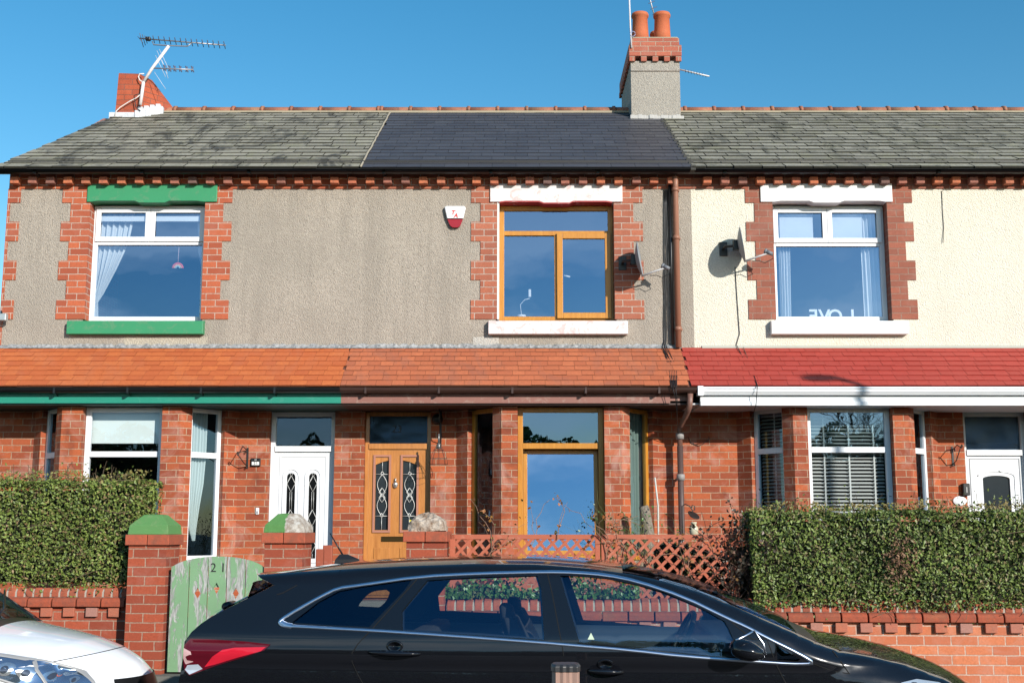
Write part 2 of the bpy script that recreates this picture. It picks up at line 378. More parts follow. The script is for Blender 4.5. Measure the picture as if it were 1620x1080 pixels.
# upper windows: opening x0,x1 ; top/bottom rows ; lintel, sill px ; quoin edges
UW = {'L': dict(o=(138, 321), lin=(133, 340), sill=(115, 328), q=(107, 93, 350, 364)),
      'M': dict(o=(787, 972), lin=(775, 986), sill=(773, 991), q=(760, 745, 1003, 1018)),
      'R': dict(o=(1225, 1407), lin=(1206, 1416), sill=(1215, 1429), q=(1196, 1182, 1434, 1448))}
ZT = PZ(321, YW); ZB = PZ(505, YW)
wx = lambda px: PX(px, 420, YW)
BAY = {'L': (92, 125, 252, 282), 'M': (793, 819, 957, 985), 'R': (1258, 1281, 1417, 1442)}
DOOR = {'L': (424, 528), 'M': (575, 681), 'R': (1529, 1632)}
bx = lambda px: PX(px, 760, YB)
dx_ = lambda px: PX(px, 760, YW)
CANT = .56; ZSILL = PZ(886, 14.4)
for k in 'LMR':
    H = house[k]; xa, xb = XS[k]; u = UW[k]; o0, o1 = wx(u['o'][0]), wx(u['o'][1])
    g = .02                                      # the wall opening is a little wider than its brick lining
    w = MB(); zl = ZSOF+.02; yb = YW+.28
    w.box(xa, o0-g, YW, yb, zl, Z_BAND0); w.box(o1+g, xb, YW, yb, zl, Z_BAND0)
    w.box(o0-g, o1+g, YW, yb, zl, ZB-.02); w.box(o0-g, o1+g, YW, yb, ZT+.02, Z_BAND0)
    w.build('upper_wall', RC[k], H)
    # brick band under the eaves and the row of headers standing out of it
    b = MB(); b.box(xa, xb, YW-.014, yb, Z_BAND0, Z_EAVE+.09)
    b.build('brick_band', QB[k], H)
    d = MB(); p = .2255; i0 = math.ceil((xa+.04)/p); i1 = int((xb-.04)/p); zd = PZ(290, YW-.12)
    for i in range(i0, i1+1):
        x = i*p; d.box(x-.053, x+.053, YW-.125+random.uniform(-.006, .006), YW-.01, zd+random.uniform(-.003, .003), zd+.083, .003)
    dm = NB('header bricks '+k); rn = dm.n('NewGeometry').outputs['Random Per Island']
    dc = dm.ramp(rn, [(0., (.42, .12, .07)), (.45, (.52, .16, .07)), (.7, (.36, .13, .09)), (1., (.15, .09, .08))])
    dm.col(dm.mix(dm.ramp(dm.noise(25, 5, rough=.7), [(.45, 0.), (.7, .5)]), dc, (.10, .06, .05))); dm.rough(.9); dm.bump(dm.noise(60, 3), .6, .005)
    d.build('dentil_course', dm.m, H, bevel=.006)
    # quoins in blocks of three courses
    q = MB(); q2 = MB(); q3 = MB(); lv = [Z_BAND0-.001, ZT]+[ZT-(ZT-ZB)*j/6 for j in range(1, 7)]
    for j in range(len(lv)-1):
        lo = (j % 2 == 0)
        q.box(wx(u['q'][1 if lo else 0]), o0, YW-.012, YW+.17, lv[j+1], lv[j]); q2.box(o1, wx(u['q'][3 if lo else 2]), YW-.012, YW+.17, lv[j+1], lv[j])
    if k == 'L':
        for j in range(len(lv)-1):
            q3.box(xa-.01, wx(26 if j % 2 == 0 else 10)-.0, YW-.012, YW+.17, lv[j+1], lv[j])
        q3.box(xa-.01, wx(10), YW-.012, YW+.17, Z_PTOP-.2, lv[-1])
    q.build('quoins', QB[k], H); q2.build('quoins', QB[k], H)
    if k == 'L': q3.build('quoins', QB[k], H)
    # lintel and sill
    lm = {'L': paint('green masonry paint', (.035, .26, .115), .55, .45, (.14, .24, .14)), 'M': paint('patchy white paint', (.74, .68, .67), .7, .6, (.58, .34, .32)), 'R': paint('white masonry paint', (.84, .84, .83), .6, .22, (.55, .53, .50))}[k]
    l0, l1 = wx(u['lin'][0]), wx(u['lin'][1]); zt = PZ(291, YW-.03); zl0 = ZT+.005
    mid = (l0+l1)/2; wd = .22
    l = MB(); e = .16
    prof = [(l0, zl0), (o0+.02, zl0), (o0+.10, zl0+.012), (mid-wd, zl0+.012), (mid-wd+.06, zl0-.012), (mid+wd-.06, zl0-.012), (mid+wd, zl0+.012), (o1-.10, zl0+.012), (o1-.02, zl0), (l1, zl0), (l1, zt), (l0, zt)]
    prof2 = [(p[0], p[1]) for p in prof]
    l.prism([(x, YW-.035, z) for x, z in prof2][::-1], (0, .24, 0)); l.build('lintel', lm, H, bevel=.006)
    if k == 'M':
        rd = MB(); rd.prism([(x, YW-.030, z-.012) for x, z in prof2[1:9]][::-1]+[(o0+.02, YW-.030, zl0+.03), (o1-.02, YW-.030, zl0+.03)], (0, .22, 0))
        rd.build('lintel_edge', paint('faded red paint', (.42, .03, .03), .6, .3, (.7, .6, .6)), H)
    s0, s1 = wx(u['sill'][0]), wx(u['sill'][1]); zs0 = PZ(528, YW-.09); zs1 = PZ(507.5, YW-.09)
    sm = MB(); sm.sweep([(YW-.09, zs0), (YW+.10, zs0), (YW+.10, zs1+.035), (YW-.09, zs1)][::-1], s0, s1); sm.build('sill', lm, H, bevel=.006)
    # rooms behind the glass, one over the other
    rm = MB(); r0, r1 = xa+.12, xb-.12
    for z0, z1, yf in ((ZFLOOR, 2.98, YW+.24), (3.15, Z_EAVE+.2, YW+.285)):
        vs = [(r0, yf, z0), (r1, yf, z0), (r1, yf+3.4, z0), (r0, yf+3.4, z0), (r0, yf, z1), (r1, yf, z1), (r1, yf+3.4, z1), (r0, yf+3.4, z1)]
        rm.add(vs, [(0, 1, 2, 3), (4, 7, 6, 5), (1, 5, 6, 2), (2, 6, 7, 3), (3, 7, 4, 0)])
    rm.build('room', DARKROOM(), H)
    # rear and gable walls
    rw = MB(); rw.box(xa, xb, YW+6.9, YW+7.1, ZGARD-.3, Z_EAVE+.1); rw.build('rear_wall', RC[k], H)

gm = MB(); zr_ = PZ(176, 18.3)
YE = YW-.32; ZE = PZ(265, YE); SLOPE = R(29.5); YR = None
# the ridge lies where the slope meets the sight line at row 176
tE = math.tan(SLOPE); kk = (P(810, 176, 1.).z-CAMH); YR = (ZE-CAMH-tE*YE)/(kk-tE); ZR = ZE+tE*(YR-YE)
for k, x in (('L', XL), ('R', XR)):
    g_ = MB(); yy = YW+7.1
    y_ = YW+.29; pr = [(y_, ZGARD-.3), (yy-.21, ZGARD-.3), (yy-.21, ZE-.05), (YR, ZR-.12), (y_, ZE+tE*(y_-YE)-.12)]
    a = [(x, y, z) for y, z in pr]
    g_.prism(a if k == 'R' else a, (.22 if k == 'L' else -.22, 0, 0)); 
    if k == 'R': g_.build('gable_wall', RC['R'], house[k])
    else:
        for i_, v in enumerate(g_.v): g_.v[i_] = (v[0]+.0, v[1], v[2])
        g_.build('gable_wall', BRQ(), house[k])

# ------------------------------------------------------------------ roofs in single slates
def slate_roof(xa_fn, xb_fn, y0, z0, y1, z1, exposure, wid, th, mat, parent, name='roof', jit=.004, gapc=.004, lift=0., skew=0.):
    ln = math.hypot(y1-y0, z1-z0); uy, uz = (y1-y0)/ln, (z1-z0)/ln; ny, nz_ = -uz, uy
    rows = round(ln/exposure); ex = ln/rows; m = MB()
    for r in range(rows):
        s0 = r*ex; s1 = min(s0+ex*1.25, ln); xa, xb = xa_fn(s0/ln), xb_fn(s0/ln)
        w = wid; off = (0 if r % 2 else w/2)+random.uniform(-.03, .03); x = xa-off
        while x < xb-.02:
            ww = w*random.uniform(.86, 1.14) if jit > .003 else w
            a, b = max(x, xa), min(x+ww, xb); x += ww
            if b-a < .03: continue
            a += gapc*.5; b -= gapc*.5
            t = th*random.uniform(.8, 1.25); j = random.uniform(-jit, jit); j2 = random.uniform(-jit, jit)*.6
            sk = 0
            vs = []
            for (xx, s, h) in ((a, s0+j, t+lift), (b, s0+j+j2, t+lift), (b+sk, s1, .001+lift), (a+sk, s1, .001+lift)):
                vs.append((xx, y0+uy*s+ny*h*1.0, z0+uz*s+nz_*h))
            for (xx, s) in ((a, s0+j), (b, s0+j+j2), (b+sk, s1), (a+sk, s1)):
                vs.append((xx, y0+uy*s-ny*.004, z0+uz*s-nz_*.004))
            m.add(vs, [(0, 1, 2, 3), (4, 5, 1, 0), (5, 6, 2, 1), (7, 4, 0, 3)])
    return m.build(name, mat, parent)
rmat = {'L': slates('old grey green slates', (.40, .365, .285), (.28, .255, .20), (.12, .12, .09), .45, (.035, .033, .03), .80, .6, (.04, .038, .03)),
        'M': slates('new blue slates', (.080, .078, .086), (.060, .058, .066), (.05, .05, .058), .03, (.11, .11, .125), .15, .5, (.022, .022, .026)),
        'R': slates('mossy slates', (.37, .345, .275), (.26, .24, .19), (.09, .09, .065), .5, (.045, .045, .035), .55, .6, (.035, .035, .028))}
xLe, xLr = PX(-12, 262, YE), PX(200, 178, YR)
lx = lambda t: xLe+(xLr-xLe)*t
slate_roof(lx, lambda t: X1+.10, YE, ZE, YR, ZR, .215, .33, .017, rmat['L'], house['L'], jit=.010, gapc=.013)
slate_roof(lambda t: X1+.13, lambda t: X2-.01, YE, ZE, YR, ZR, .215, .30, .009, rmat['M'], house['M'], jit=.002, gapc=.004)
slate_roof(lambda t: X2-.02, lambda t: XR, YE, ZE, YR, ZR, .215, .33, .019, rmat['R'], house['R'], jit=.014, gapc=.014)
felt = plain('roof underlay', (.015, .015, .015), .95)
for k in 'LMR':
    xa, xb = XS[k]; a0 = xLe if k == 'L' else xa; a1 = xLr if k == 'L' else xa
    u_ = MB(); d = .02
    u_.add([(a0, YE, ZE-d), (xb, YE, ZE-d), (xb, YR, ZR-d), (a1, YR, ZR-d), (xb, 2*YR-YE, ZE-d), (a0, 2*YR-YE, ZE-d)], [(0, 1, 2, 3), (3, 2, 4, 5)]); u_.build('roof_underlay', felt, house[k])
    # ridge tiles
    rt = MB(); x = (xLr-.1 if k == 'L' else xa); 
    while x < xb-.05:
        L_ = min(.455, xb-x); rr = .085
        for (xs, xe, ra) in ((x, x+L_-.01, rr), (x+L_-.05, x+L_-.004, rr+.016)):
            if k == 'M' and xs > PX(980, 180, YR)-.45 and False: continue
            ring = []
            for xx in (xs, xe):
                ring.append([(xx, YR+ra*1.25*math.cos(a), ZR-.035+ra*1.1*math.sin(a)) for a in [math.pi*i/10 for i in range(11)]])
            rt.rings(ring, closed=True, caps=True)
        x += L_
    rt.build('ridge_tiles', slates('terracotta ridge '+k, (.40, .15, .085), (.30, .12, .075), (.16, .09, .06), .35, (.08, .06, .05), .4), house[k])
    mo = MB(); mo.box(a1, xb, YR-.15, YR-.08, ZR-.10, ZR-.045, 0); mo.build('ridge_mortar', plain('weathered mortar', (.36, .31, .22), .95), house[k])
# mortar verge between the old and the new slates, and the raised ragged edge on the right
uy, uz = (YR-YE), (ZR-ZE)
v1 = MB(); n = 22; pts = [(X1+.115+random.uniform(-.008, .008), YE+uy*i/n, ZE+uz*i/n+.012) for i in range(n+1)]
v1.tube(pts, .014, 6); v1.build('verge_mortar', plain('pale mortar', (.33, .29, .22), .95), house['L'])
v2 = MB()
for i in range(20):
    t = i/20; a = .010
    v2.box(X2-.045+random.uniform(-.012, .012), X2+.02, YE+uy*t, YE+uy*(t+.045), ZE+uz*t-.03, ZE+uz*t+.035)
v2.build('verge_edge', plain('slate edge dark', (.05, .05, .045), .9), house['R'])
# gutters and fascias at the eaves
def halfround(y, z, r, x0, x1, th=.006):
    m = MB(); o = []
    for a in range(0, 11): t = math.pi+math.pi*a/10; o.append((y+r*math.cos(t), z+r*math.sin(t)))
    for a in range(10, -1, -1): t = math.pi+math.pi*a/10; o.append((y+(r-th)*math.cos(t), z+(r-th)*math.sin(t)))
    m.sweep(o[::-1], x0, x1); return m
GZ = PZ(267, YW-.2)
for k in 'LMR':
    xa, xb = XS[k]; a0 = xLe if k == 'L' else xa
    gt = halfround(YW-.165, GZ, .062, a0, xb-.004)
    x = xa+.4
    while x < xb: gt.box(x-.02, x+.02, YW-.235, YW-.095, GZ-.072, GZ+.004); x += 1.35
    gt.build('gutter', plain('black gutter', (.010, .010, .011), .3), house[k])
    f = MB(); f.box(xa, xb, YW-.10, YW-.07, GZ-.02, GZ+.14); f.build('fascia', plain('black fascia', (.012, .012, .012), .6), house[k])

# ------------------------------------------------------------------ the lean-to roof along the front
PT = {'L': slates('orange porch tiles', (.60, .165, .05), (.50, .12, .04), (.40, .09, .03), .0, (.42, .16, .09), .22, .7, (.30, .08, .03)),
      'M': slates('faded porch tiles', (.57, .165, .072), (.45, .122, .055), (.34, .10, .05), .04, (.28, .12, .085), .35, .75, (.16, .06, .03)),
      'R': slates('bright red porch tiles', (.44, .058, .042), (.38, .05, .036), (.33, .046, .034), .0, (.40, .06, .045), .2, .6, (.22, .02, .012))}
YP0 = 14.0
px1 = PX(1085, 580, 14.4)
jx = {'L': (XL-.1, X1), 'M': (X1, px1), 'R': (px1, XR)}
for k in 'LMR':
    a, b = jx[k]
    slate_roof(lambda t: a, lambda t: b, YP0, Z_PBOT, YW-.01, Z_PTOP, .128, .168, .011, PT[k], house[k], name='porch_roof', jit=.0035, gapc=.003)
    u_ = MB(); u_.add([(a, YP0+.01, Z_PBOT-.012), (b, YP0+.01, Z_PBOT-.012), (b, YW-.002, Z_PTOP-.012), (a, YW-.002, Z_PTOP-.012)], [(0, 1, 2, 3)]); u_.build('porch_underlay', plain('brown tile underside', (.16, .06, .04), .9), house[k])
    # soffit boards and the beam over the bay
    so_ = MB(); so_.box(a, b, 14.13, YW+.2, ZSOF, ZSOF+.02); so_.build('porch_soffit', {'L': paint('dark green soffit', (.02, .06, .05), .6), 'M': paint('dark brown soffit', (.06, .03, .025), .6), 'R': paint('white soffit', (.55, .55, .56), .6)}[k], house[k])
    if k != 'R':
        fz0, fz1 = PZ(637.5, 14.10), PZ(626, 14.10)
        f = MB(); f.box(a, min(b, PX(1060, 630, 14.1)) if k == 'M' else b, 14.10, 14.13, fz0, fz1+.03); f.box(a, min(b, PX(1060, 630, 14.1)) if k == 'M' else b, 14.085, 14.10, fz1-.0, fz1+.024)
        f.box(a, b, 14.131, 14.16, fz0+.03, Z_PBOT+.03)
        f.build('fascia', {'L': paint('teal green gloss', (.02, .25, .17), .4, .25, (.10, .32, .25)), 'M': paint('dusty brown gloss', (.26, .11, .085), .6, .4, (.38, .28, .23))}[k], house[k])
        gzz = PZ(614, 14.03)
        gx0 = a; gx1 = b if k == 'L' else PX(1108, 615, 14.03)
        gt = halfround(14.03, gzz, .058, gx0, gx1)
        x = a+.3
        while x < gx1-.1: gt.box(x-.012, x+.012, 13.968, 14.10, gzz-.064, gzz+.004); gt.tube([(x, 14.05, gzz-.06), (x, 14.09, gzz-.085)], .007, 6); x += .86
        gt.build('porch_gutter', plain('black gutter', (.010, .010, .011), .3) if k == 'L' else plain('brown gutter', (.055, .028, .022), .35), house[k])
    else:
        gx0 = PX(1108, 615, 14.0)
        z0, z1, z2 = PZ(641.5, 14.06), PZ(624.5, 14.0), PZ(611.5, 13.98)
        zz = [(14.13, z2-.0), (13.975, z2), (13.97, z2-.018), (13.985, z2-.024), (13.985, z2-.055), (14.0, z2-.075), (14.012, z1), (14.13, z1)]
        m = MB(); m.sweep(zz[::-1], gx0, XR); m.box(gx0-.035, gx0+.03, 13.96, 14.10, z1-.01, z2+.008)
        m.build('porch_gutter', WHITE(), house['R'], bevel=.003)
        m = MB(); m.box(gx0+.005, XR, 14.055, 14.13, z0, z1-.004); m.box(gx0+.005, XR, 14.04, 14.055, z0, z0+.05); m.box(gx0+.005, XR, 14.13, YW, z0-.001, z0+.015)
        m.build('fascia', WHITE(), house['R'], bevel=.003)
    # lead and mortar flashing
    if k != 'R':
        fl = MB(); n = 90; fx0, fx1 = a, min(b, X2+.06)
        r1 = []; 
        for i in range(n+1):
            x = fx0+(fx1-fx0)*i/n; h = .040+random.uniform(-.012, .014); o = .022+random.uniform(-.008, .01)
            r1.append([(x, YW-.002, Z_PTOP-.01), (x, YW-o-.03, Z_PTOP-.012), (x, YW-o, Z_PTOP+.02+random.uniform(-.01, .01)), (x, YW-.004-o*.3, Z_PTOP+h), (x, YW+.01, Z_PTOP+h+.004)])
        fl.rings(r1, closed=True, smooth=False)
        fb = NB('flashing mortar '+k); fb.col(fb.mix(fb.ramp(fb.noise(28, 5, rough=.7), [(.4, 0.), (.62, 1.)]), (.17, .17, .17), (.38, .38, .38))); fb.rough(.8)
        fl.build('flashing', fb.m, house[k])
    else:
        fl = MB(); fl.sweep([(YW-.03, Z_PTOP-.008), (YW-.03, Z_PTOP+.0), (YW-.002, Z_PTOP+.03), (YW-.002, Z_PTOP-.008)], X2+.09, XR); fl.build('flashing', plain('grey mortar fillet', (.45, .44, .38), .9), house['R'])

# ------------------------------------------------------------------ ground-floor brick walls, bays, doors, windows
def rect_frame(m, x0, x1, z0, z1, y0, y1, t, tb=None):
    tb = t if tb is None else tb
    m.box(x0, x0+t, y0, y1, z0, z1); m.box(x1-t, x1, y0, y1, z0, z1)
    m.box(x0+t, x1-t, y0, y1, z1-t, z1); m.box(x0+t, x1-t, y0, y1, z0, z0+tb)
def place(objmb, A, ang):
    c, s_ = math.cos(ang), math.sin(ang)
    objmb.v = [(A[0]+x*c-y*s_, A[1]+x*s_+y*c, z) for x, y, z in objmb.v]
    return objmb
GL = glass('window glass', .30, (.90, .94, .96)); GLD = glass('dark window glass', .08, (.92, .94, .94), .0, .02, .3)
GLT = glass('tree side glass', .22, (.6, .68, .7))
def pane(x0, x1, z0, z1, y, mat, parent, A=None, ang=0, tilt=0.):
    m = MB(); d = math.tan(tilt)*(z1-z0)
    m.add([(x0, y, z0), (x1, y, z0), (x1, y+d, z1), (x0, y+d, z1)], [(0, 1, 2, 3)])
    if A is not None: place(m, A, ang)
    return m.build('pane', mat, parent)
for k in 'LMR':
    H = house[k]; xa, xb = XS[k]; f0, p0, p1, f1 = [bx(v) for v in BAY[k]]
    b0, b1 = f0-CANT, f1+CANT; d0, d1 = dx_(DOOR[k][0]), dx_(DOOR[k][1]); zt = ZSOF-.001; zb = ZGARD-.3
    w = MB(); th = .235
    if k == 'M': spans = [(xa, d0), (d1, b0), (b1, xb)]
    else: spans = [(xa, b0), (b1, d0), (d1, xb)]
    for a, b in spans:
        if b > a: MB().box(a, b, YW, YW+th, zb, zt).build('brick_wall', BR(), H)
    w.box(d0, d1, YW+.0, YW+th, zb, ZFLOOR-.05)
    w.build('door_sill_wall', BR(), H)
    # bay: two front piers, two canted sides, the wall under the windows
    by = MB(); A0 = Vector((b0, YW)); A1 = Vector((f0, YB)); A2 = Vector((f1, YB)); A3 = Vector((b1, YW)); cl = (A1-A0).length
    t_ = .20; zs = ZSILL-.07
    by.box(f0+.09, f1-.09, YB+.0, YB+t_, zb, zs)
    for (s, e) in ((A0, A1), (A2, A3)):
        by.obox(s, e, .0 if s is A2 else .0, cl, .12, zb, zs-.001)
    ret, pw = .21, .155
    def wedge(pts): by.add([(p[0], p[1], z) for z in (zs-.002, zt) for p in pts], [(0, 1, 5, 4), (1, 2, 6, 5), (2, 3, 7, 6), (3, 4-1, 7, 7)][:3]+[(3, 0, 4, 7), (4, 5, 6, 7), (3, 2, 1, 0)])
    dl = (A1-A0).normalized(); dr = (A3-A2).normalized(); nl = Vector((-dl.y, dl.x)); nr = Vector((-dr.y, dr.x))
    # front-corner piers
    def poly(pts):
        n = len(pts); by.add([(p.x, p.y, z) for z in (zs-.002, zt) for p in pts], [(i, (i+1) % n, (i+1) % n+n, i+n) for i in range(n)]+[tuple(range(n, 2*n))])
    a = A1-dl*pw
    poly([a, A1, Vector((p0, YB)), Vector((p0, YB+t_)), A1-dl*.02+Vector((.10, t_)), a+nl*.16])
    a = A2+dr*pw
    poly([Vector((p1, YB)), A2, a, a+nr*.16, A2+dr*.02+Vector((-.10, t_)), Vector((p1, YB+t_))])
    # returns against the wall
    a = A0+dl*ret
    poly([A0, a, a+nl*.16, Vector((A0.x+.02, YW+.16))])
    a = A3-dr*ret
    poly([a, A3, Vector((A3.x-.02, YW+.16)), a+nr*.16])
    by.build('bay_wall', BR(), H)
    # sill boards
    sb = MB(); sb.box(p0-.03, p1+.03, YB-.05, YB+.16, zs+.0, ZSILL); sb.obox(A0, A1, ret+.003, cl-pw-.003, .12, zs, ZSILL-.004, .04); sb.obox(A2, A3, pw+.003, cl-ret-.003, .12, zs, ZSILL-.004, .04)
    sb.build('bay_sill', {'L': paint('pale stone sill', (.5, .5, .47), .8, .3, (.2, .3, .2)), 'M': paint('stone sill brown', (.35, .28, .22), .8), 'R': paint('white stone sill', (.7, .7, .7), .7)}[k], H, bevel=.005)
    fm = ORANGE() if k == 'M' else WHITE(); ft = .062; yf = YB+.115; zw0, zw1 = ZSILL, zt-.004
    trz = PZ(705, YB+.1) if k == 'M' else PZ(718 if k == 'L' else 711, YB+.1)
    fr = MB(); rect_frame(fr, p0+.002, p1-.002, zw0, zw1, yf, yf+.06, ft)
    fr.box(p0+ft, p1-ft, yf-.004, yf+.056, trz-.034, trz+.034)
    if k == 'M':                                  # a lower sash tipped inwards at the top
        m2 = MB()
        s0, s1, q0, q1 = p0+ft+.004, p1-ft-.004, zw0+ft+.004, trz-.038
        st = .05; rect_frame(m2, s0, s1, q0, q1, yf+.012, yf+.052, st)
        tl = R(4.8)
        m2.v = [(x, y+math.tan(tl)*(z-q0), z) for x, y, z in m2.v]
    win = fr.build('window', fm, H, bevel=.004)
    g1 = {'L': GLD, 'M': GLT, 'R': GLT}[k]
    pane(p0+ft-.005, p1-ft+.005, trz+.03, zw1-ft+.005, yf+.03, g1, win)
    if k == 'M':
        sa = m2.build('sash', fm, win, bevel=.003)
        pm = MB(); tl = R(4.8); a_, c_ = s0+.045, s1-.045; e_, h_ = q0+.045, q1-.045
        pm.add([(a_, yf+.032+math.tan(tl)*(e_-q0), e_), (c_, yf+.032+math.tan(tl)*(e_-q0), e_), (c_, yf+.032+math.tan(tl)*(h_-q0), h_), (a_, yf+.032+math.tan(tl)*(h_-q0), h_)], [(0, 1, 2, 3)])
        pm.build('pane', glass('sash glass', .40, (.7, .8, .85)), win)
    else: pane(p0+ft-.005, p1-ft+.005, zw0+ft-.005, trz-.03, yf+.03, GLD if k == 'L' else GLD, win)
    # side lights
    for side, (s, e) in (('l', (A0, A1)), ('r', (A2, A3))):
        t0, t1 = (ret, cl-pw) if side == 'l' else (pw, cl-ret)
        dd = (e-s).normalized(); ang = math.atan2(dd.y, dd.x)
        f = MB(); rect_frame(f, t0+.002, t1-.002, zw0, zw1, .07, .12, .052)
        if k != 'M': f.box(t0+.05, t1-.05, .066, .116, trz-.034, trz+.034)
        place(f, s, ang); wn = f.build('window', fm, H, bevel=.003)
        pane(t0+.047, t1-.047, zw0+.047, zw1-.047, .095, glass('side glass', .12, (.75, .82, .82)), wn, s, ang)
    # door
    yd = YW+.13; fr = MB(); t = .055 if k != 'M' else .05
    zh = PZ({'L': 648, 'M': 650, 'R': 649}[k], YW+.1); zh = min(zh, zt-.004)
    ztr = PZ({'L': 710, 'M': 706, 'R': 716}[k], YW+.12)
    rect_frame(fr, d0+.002, d1-.002, ZFLOOR-.04, zh, yd-.035, yd+.05, t, .03)
    fr.box(d0+t, d1-t, yd-.05, yd+.045, ztr-.035, ztr+.035)
    if zh < zt-.01: fr.box(d0+.002, d1-.002, yd-.03, yd+.05, zh+.001, zt)
    dfm = wood('varnished oak door', (.56, .23, .06), (.40, .15, .035), .35, 'z', .3) if k == 'M' else WHITE()
    door = fr.build('door', dfm, H, bevel=.004)
    leaf = MB(); l0, l1, lz0, lz1 = d0+t+.003, d1-t-.003, ZFLOOR-.005, ztr-.038
    # leaf with openings for its glass, cut as a polygon
    def leafpoly(holes, y0, y1, name, mat):
        outer = [(l0, lz0), (l1, lz0), (l1, lz1), (l0, lz1)]
        return cut_plate(name, outer, holes, y0, y1, mat, door)
    def cut_plate(name, outer, holes, y0, y1, mat, parent, off=(0, 0), bev=0.):
        V = []; E = []; 
        for poly_ in [outer]+holes:
            o = len(V); V += [Vector(p) for p in poly_]; E += [(o+i, o+(i+1) % len(poly_)) for i in range(len(poly_))]
        r = delaunay_2d_cdt(V, E, [list(range(len(outer)))], 1, 1e-6)
        vv, ff = r[0], r[2]
        def inside(p, poly_):
            c = False; j = len(poly_)-1
            for i in range(len(poly_)):
                xi, yi = poly_[i][0], poly_[i][1]; xj, yj = poly_[j][0], poly_[j][1]
                if (yi > p[1]) != (yj > p[1]) and p[0] < (xj-xi)*(p[1]-yi)/(yj-yi)+xi: c = not c
                j = i
            return c
        ff = [f for f in ff if not any(inside(((vv[f[0]].x+vv[f[1]].x+vv[f[2]].x)/3, (vv[f[0]].y+vv[f[1]].y+vv[f[2]].y)/3), h) for h in holes)]
        m = MB(); n = len(vv)
        fs = [tuple(f) for f in ff]+[tuple(i+n for i in f)[::-1] for f in ff]
        cnt = {}
        for f in ff:
            for i in range(3):
                e = (f[i], f[(i+1) % 3]); cnt[e] = 1
        for (a, b) in list(cnt):
            if (b, a) not in cnt: fs.append((b, a, a+n, b+n))
        m.add([(v.x, y0, v.y) for v in vv]+[(v.x, y1, v.y) for v in vv], fs)
        return m.build(name, mat, parent)
    lead = plain('lead came', (.62, .62, .60), .45, .3)
    def arch(x0, x1, z0, z1, rise, n=10):
        pts = [(x0, z0), (x1, z0)]; mx_ = (x0+x1)/2; hw = (x1-x0)/2
        for i in range(n+1):
            a = math.pi*i/n; pts.append((mx_+hw*math.cos(a), z1-rise+rise*math.sin(a)))
        return pts
    DP = lambda x, y: (PX(x, y, yd), PZ(y, yd))
    dg = glass('dark door glass', .07, (.10, .12, .12), .05, .1, .2)
    if k == 'L':
        hs_ = []
        for (xa_, xb_) in ((453, 466.5), (488, 501)):
            hs_.append(arch(DP(xa_, 800)[0], DP(xb_, 800)[0], DP(0, 883)[1], DP(0, 748)[1], .05))
        lf = leafpoly(hs_, yd-.02, yd+.02, 'door_leaf', dfm)
        for h in hs_:
            r_ = MB(); x0, x1 = h[0][0]-.045, h[1][0]+.045; pp = arch(x0, x1, h[0][1]-.05, max(p[1] for p in h)+.05, .10)
            r_.tube([(x, yd-.022, z) for x, z in pp]+[(pp[0][0], yd-.022, pp[0][1])], .009, 6); r_.build('moulding', dfm, lf)
            lm_ = MB(); mxx = (h[0][0]+h[1][0])/2; zz0, zz1 = h[0][1], max(p[1] for p in h); hw = (h[1][0]-h[0][0])/2
            dia = [zz1-.13, zz1-.55, zz0+.16]
            for zc in dia: lm_.tube([(mxx, yd-.012, zc+.10), (mxx+hw, yd-.012, zc), (mxx, yd-.012, zc-.10), (mxx-hw, yd-.012, zc), (mxx, yd-.012, zc+.10)], .005, 4)
            for a_, b_ in ((zz1, dia[0]+.1), (dia[0]-.1, dia[1]+.1), (dia[1]-.1, dia[2]+.1), (dia[2]-.1, zz0)): lm_.tube([(mxx-.012, yd-.011, a_), (mxx-.012, yd-.011, b_)], .003, 4); lm_.tube([(mxx+.012, yd-.011, a_), (mxx+.012, yd-.011, b_)], .003, 4)
            lm_.build('leading', lead, lf)
        r_ = MB(); rect_frame(r_, l0+.06, l1-.05, lz0+.06, lz1-.05, yd-.028, yd-.02, .012); r_.build('moulding', dfm, lf)
        gp = MB(); gp.add([(l0+.05, yd, lz0+.1), (l1-.05, yd, lz0+.1), (l1-.05, yd, lz1-.1), (l0+.05, yd, lz1-.1)], [(0, 1, 2, 3)]); gp.build('pane', plain('black door glass', (.008, .009, .010), .08), lf)
        pane(d0+t-.004, d1-t+.004, ztr+.03, zh-t+.004, yd+.01, GLD, door)
    elif k == 'M':
        hs_ = []
        for (xa_, xb_) in ((594, 615), (637, 659)):
            x0, x1 = DP(xa_, 780)[0], DP(xb_, 780)[0]; z0, z1, z2 = DP(0, 838)[1], DP(0, 735)[1], DP(0, 728)[1]
            hs_.append([(x0, z0), (x1, z0), (x1, z2 if xa_ < 600 else z1), ((x0+x1)/2, (z1+z2)/2+.008), (x0, z1 if xa_ < 600 else z2)])
        lf = leafpoly(hs_, yd-.025, yd+.02, 'door_leaf', dfm)
        sur = paint('pinkish glazing surround', (.42, .18, .12), .5)
        for h in hs_:
            x0, x1, z0, z1 = h[0][0], h[1][0], h[0][1], DP(0, 722)[1]
            r_ = MB(); rect_frame(r_, x0-.028, x1+.028, z0-.03, z1+.02, yd-.042, yd-.0255, .026); r_.build('glazing_surround', sur, lf)
            mxx = (x0+x1)/2; hw = (x1-x0)/2; zt_ = max(p[1] for p in h); Hh = zt_-z0; lm_ = MB(); yy = yd-.012
            zc = lambda q: zt_-Hh*q
            lm_.tube([(mxx, yy, zc(.0)), (mxx, yy, zc(.15))], .0045, 4); lm_.tube([(mxx, yy, zc(.82)), (mxx, yy, zc(1.))], .0045, 4)
            for q in (.2, .8): lm_.tube([(x0, yy, zc(q)), (x1, yy, zc(q))], .0045, 4)
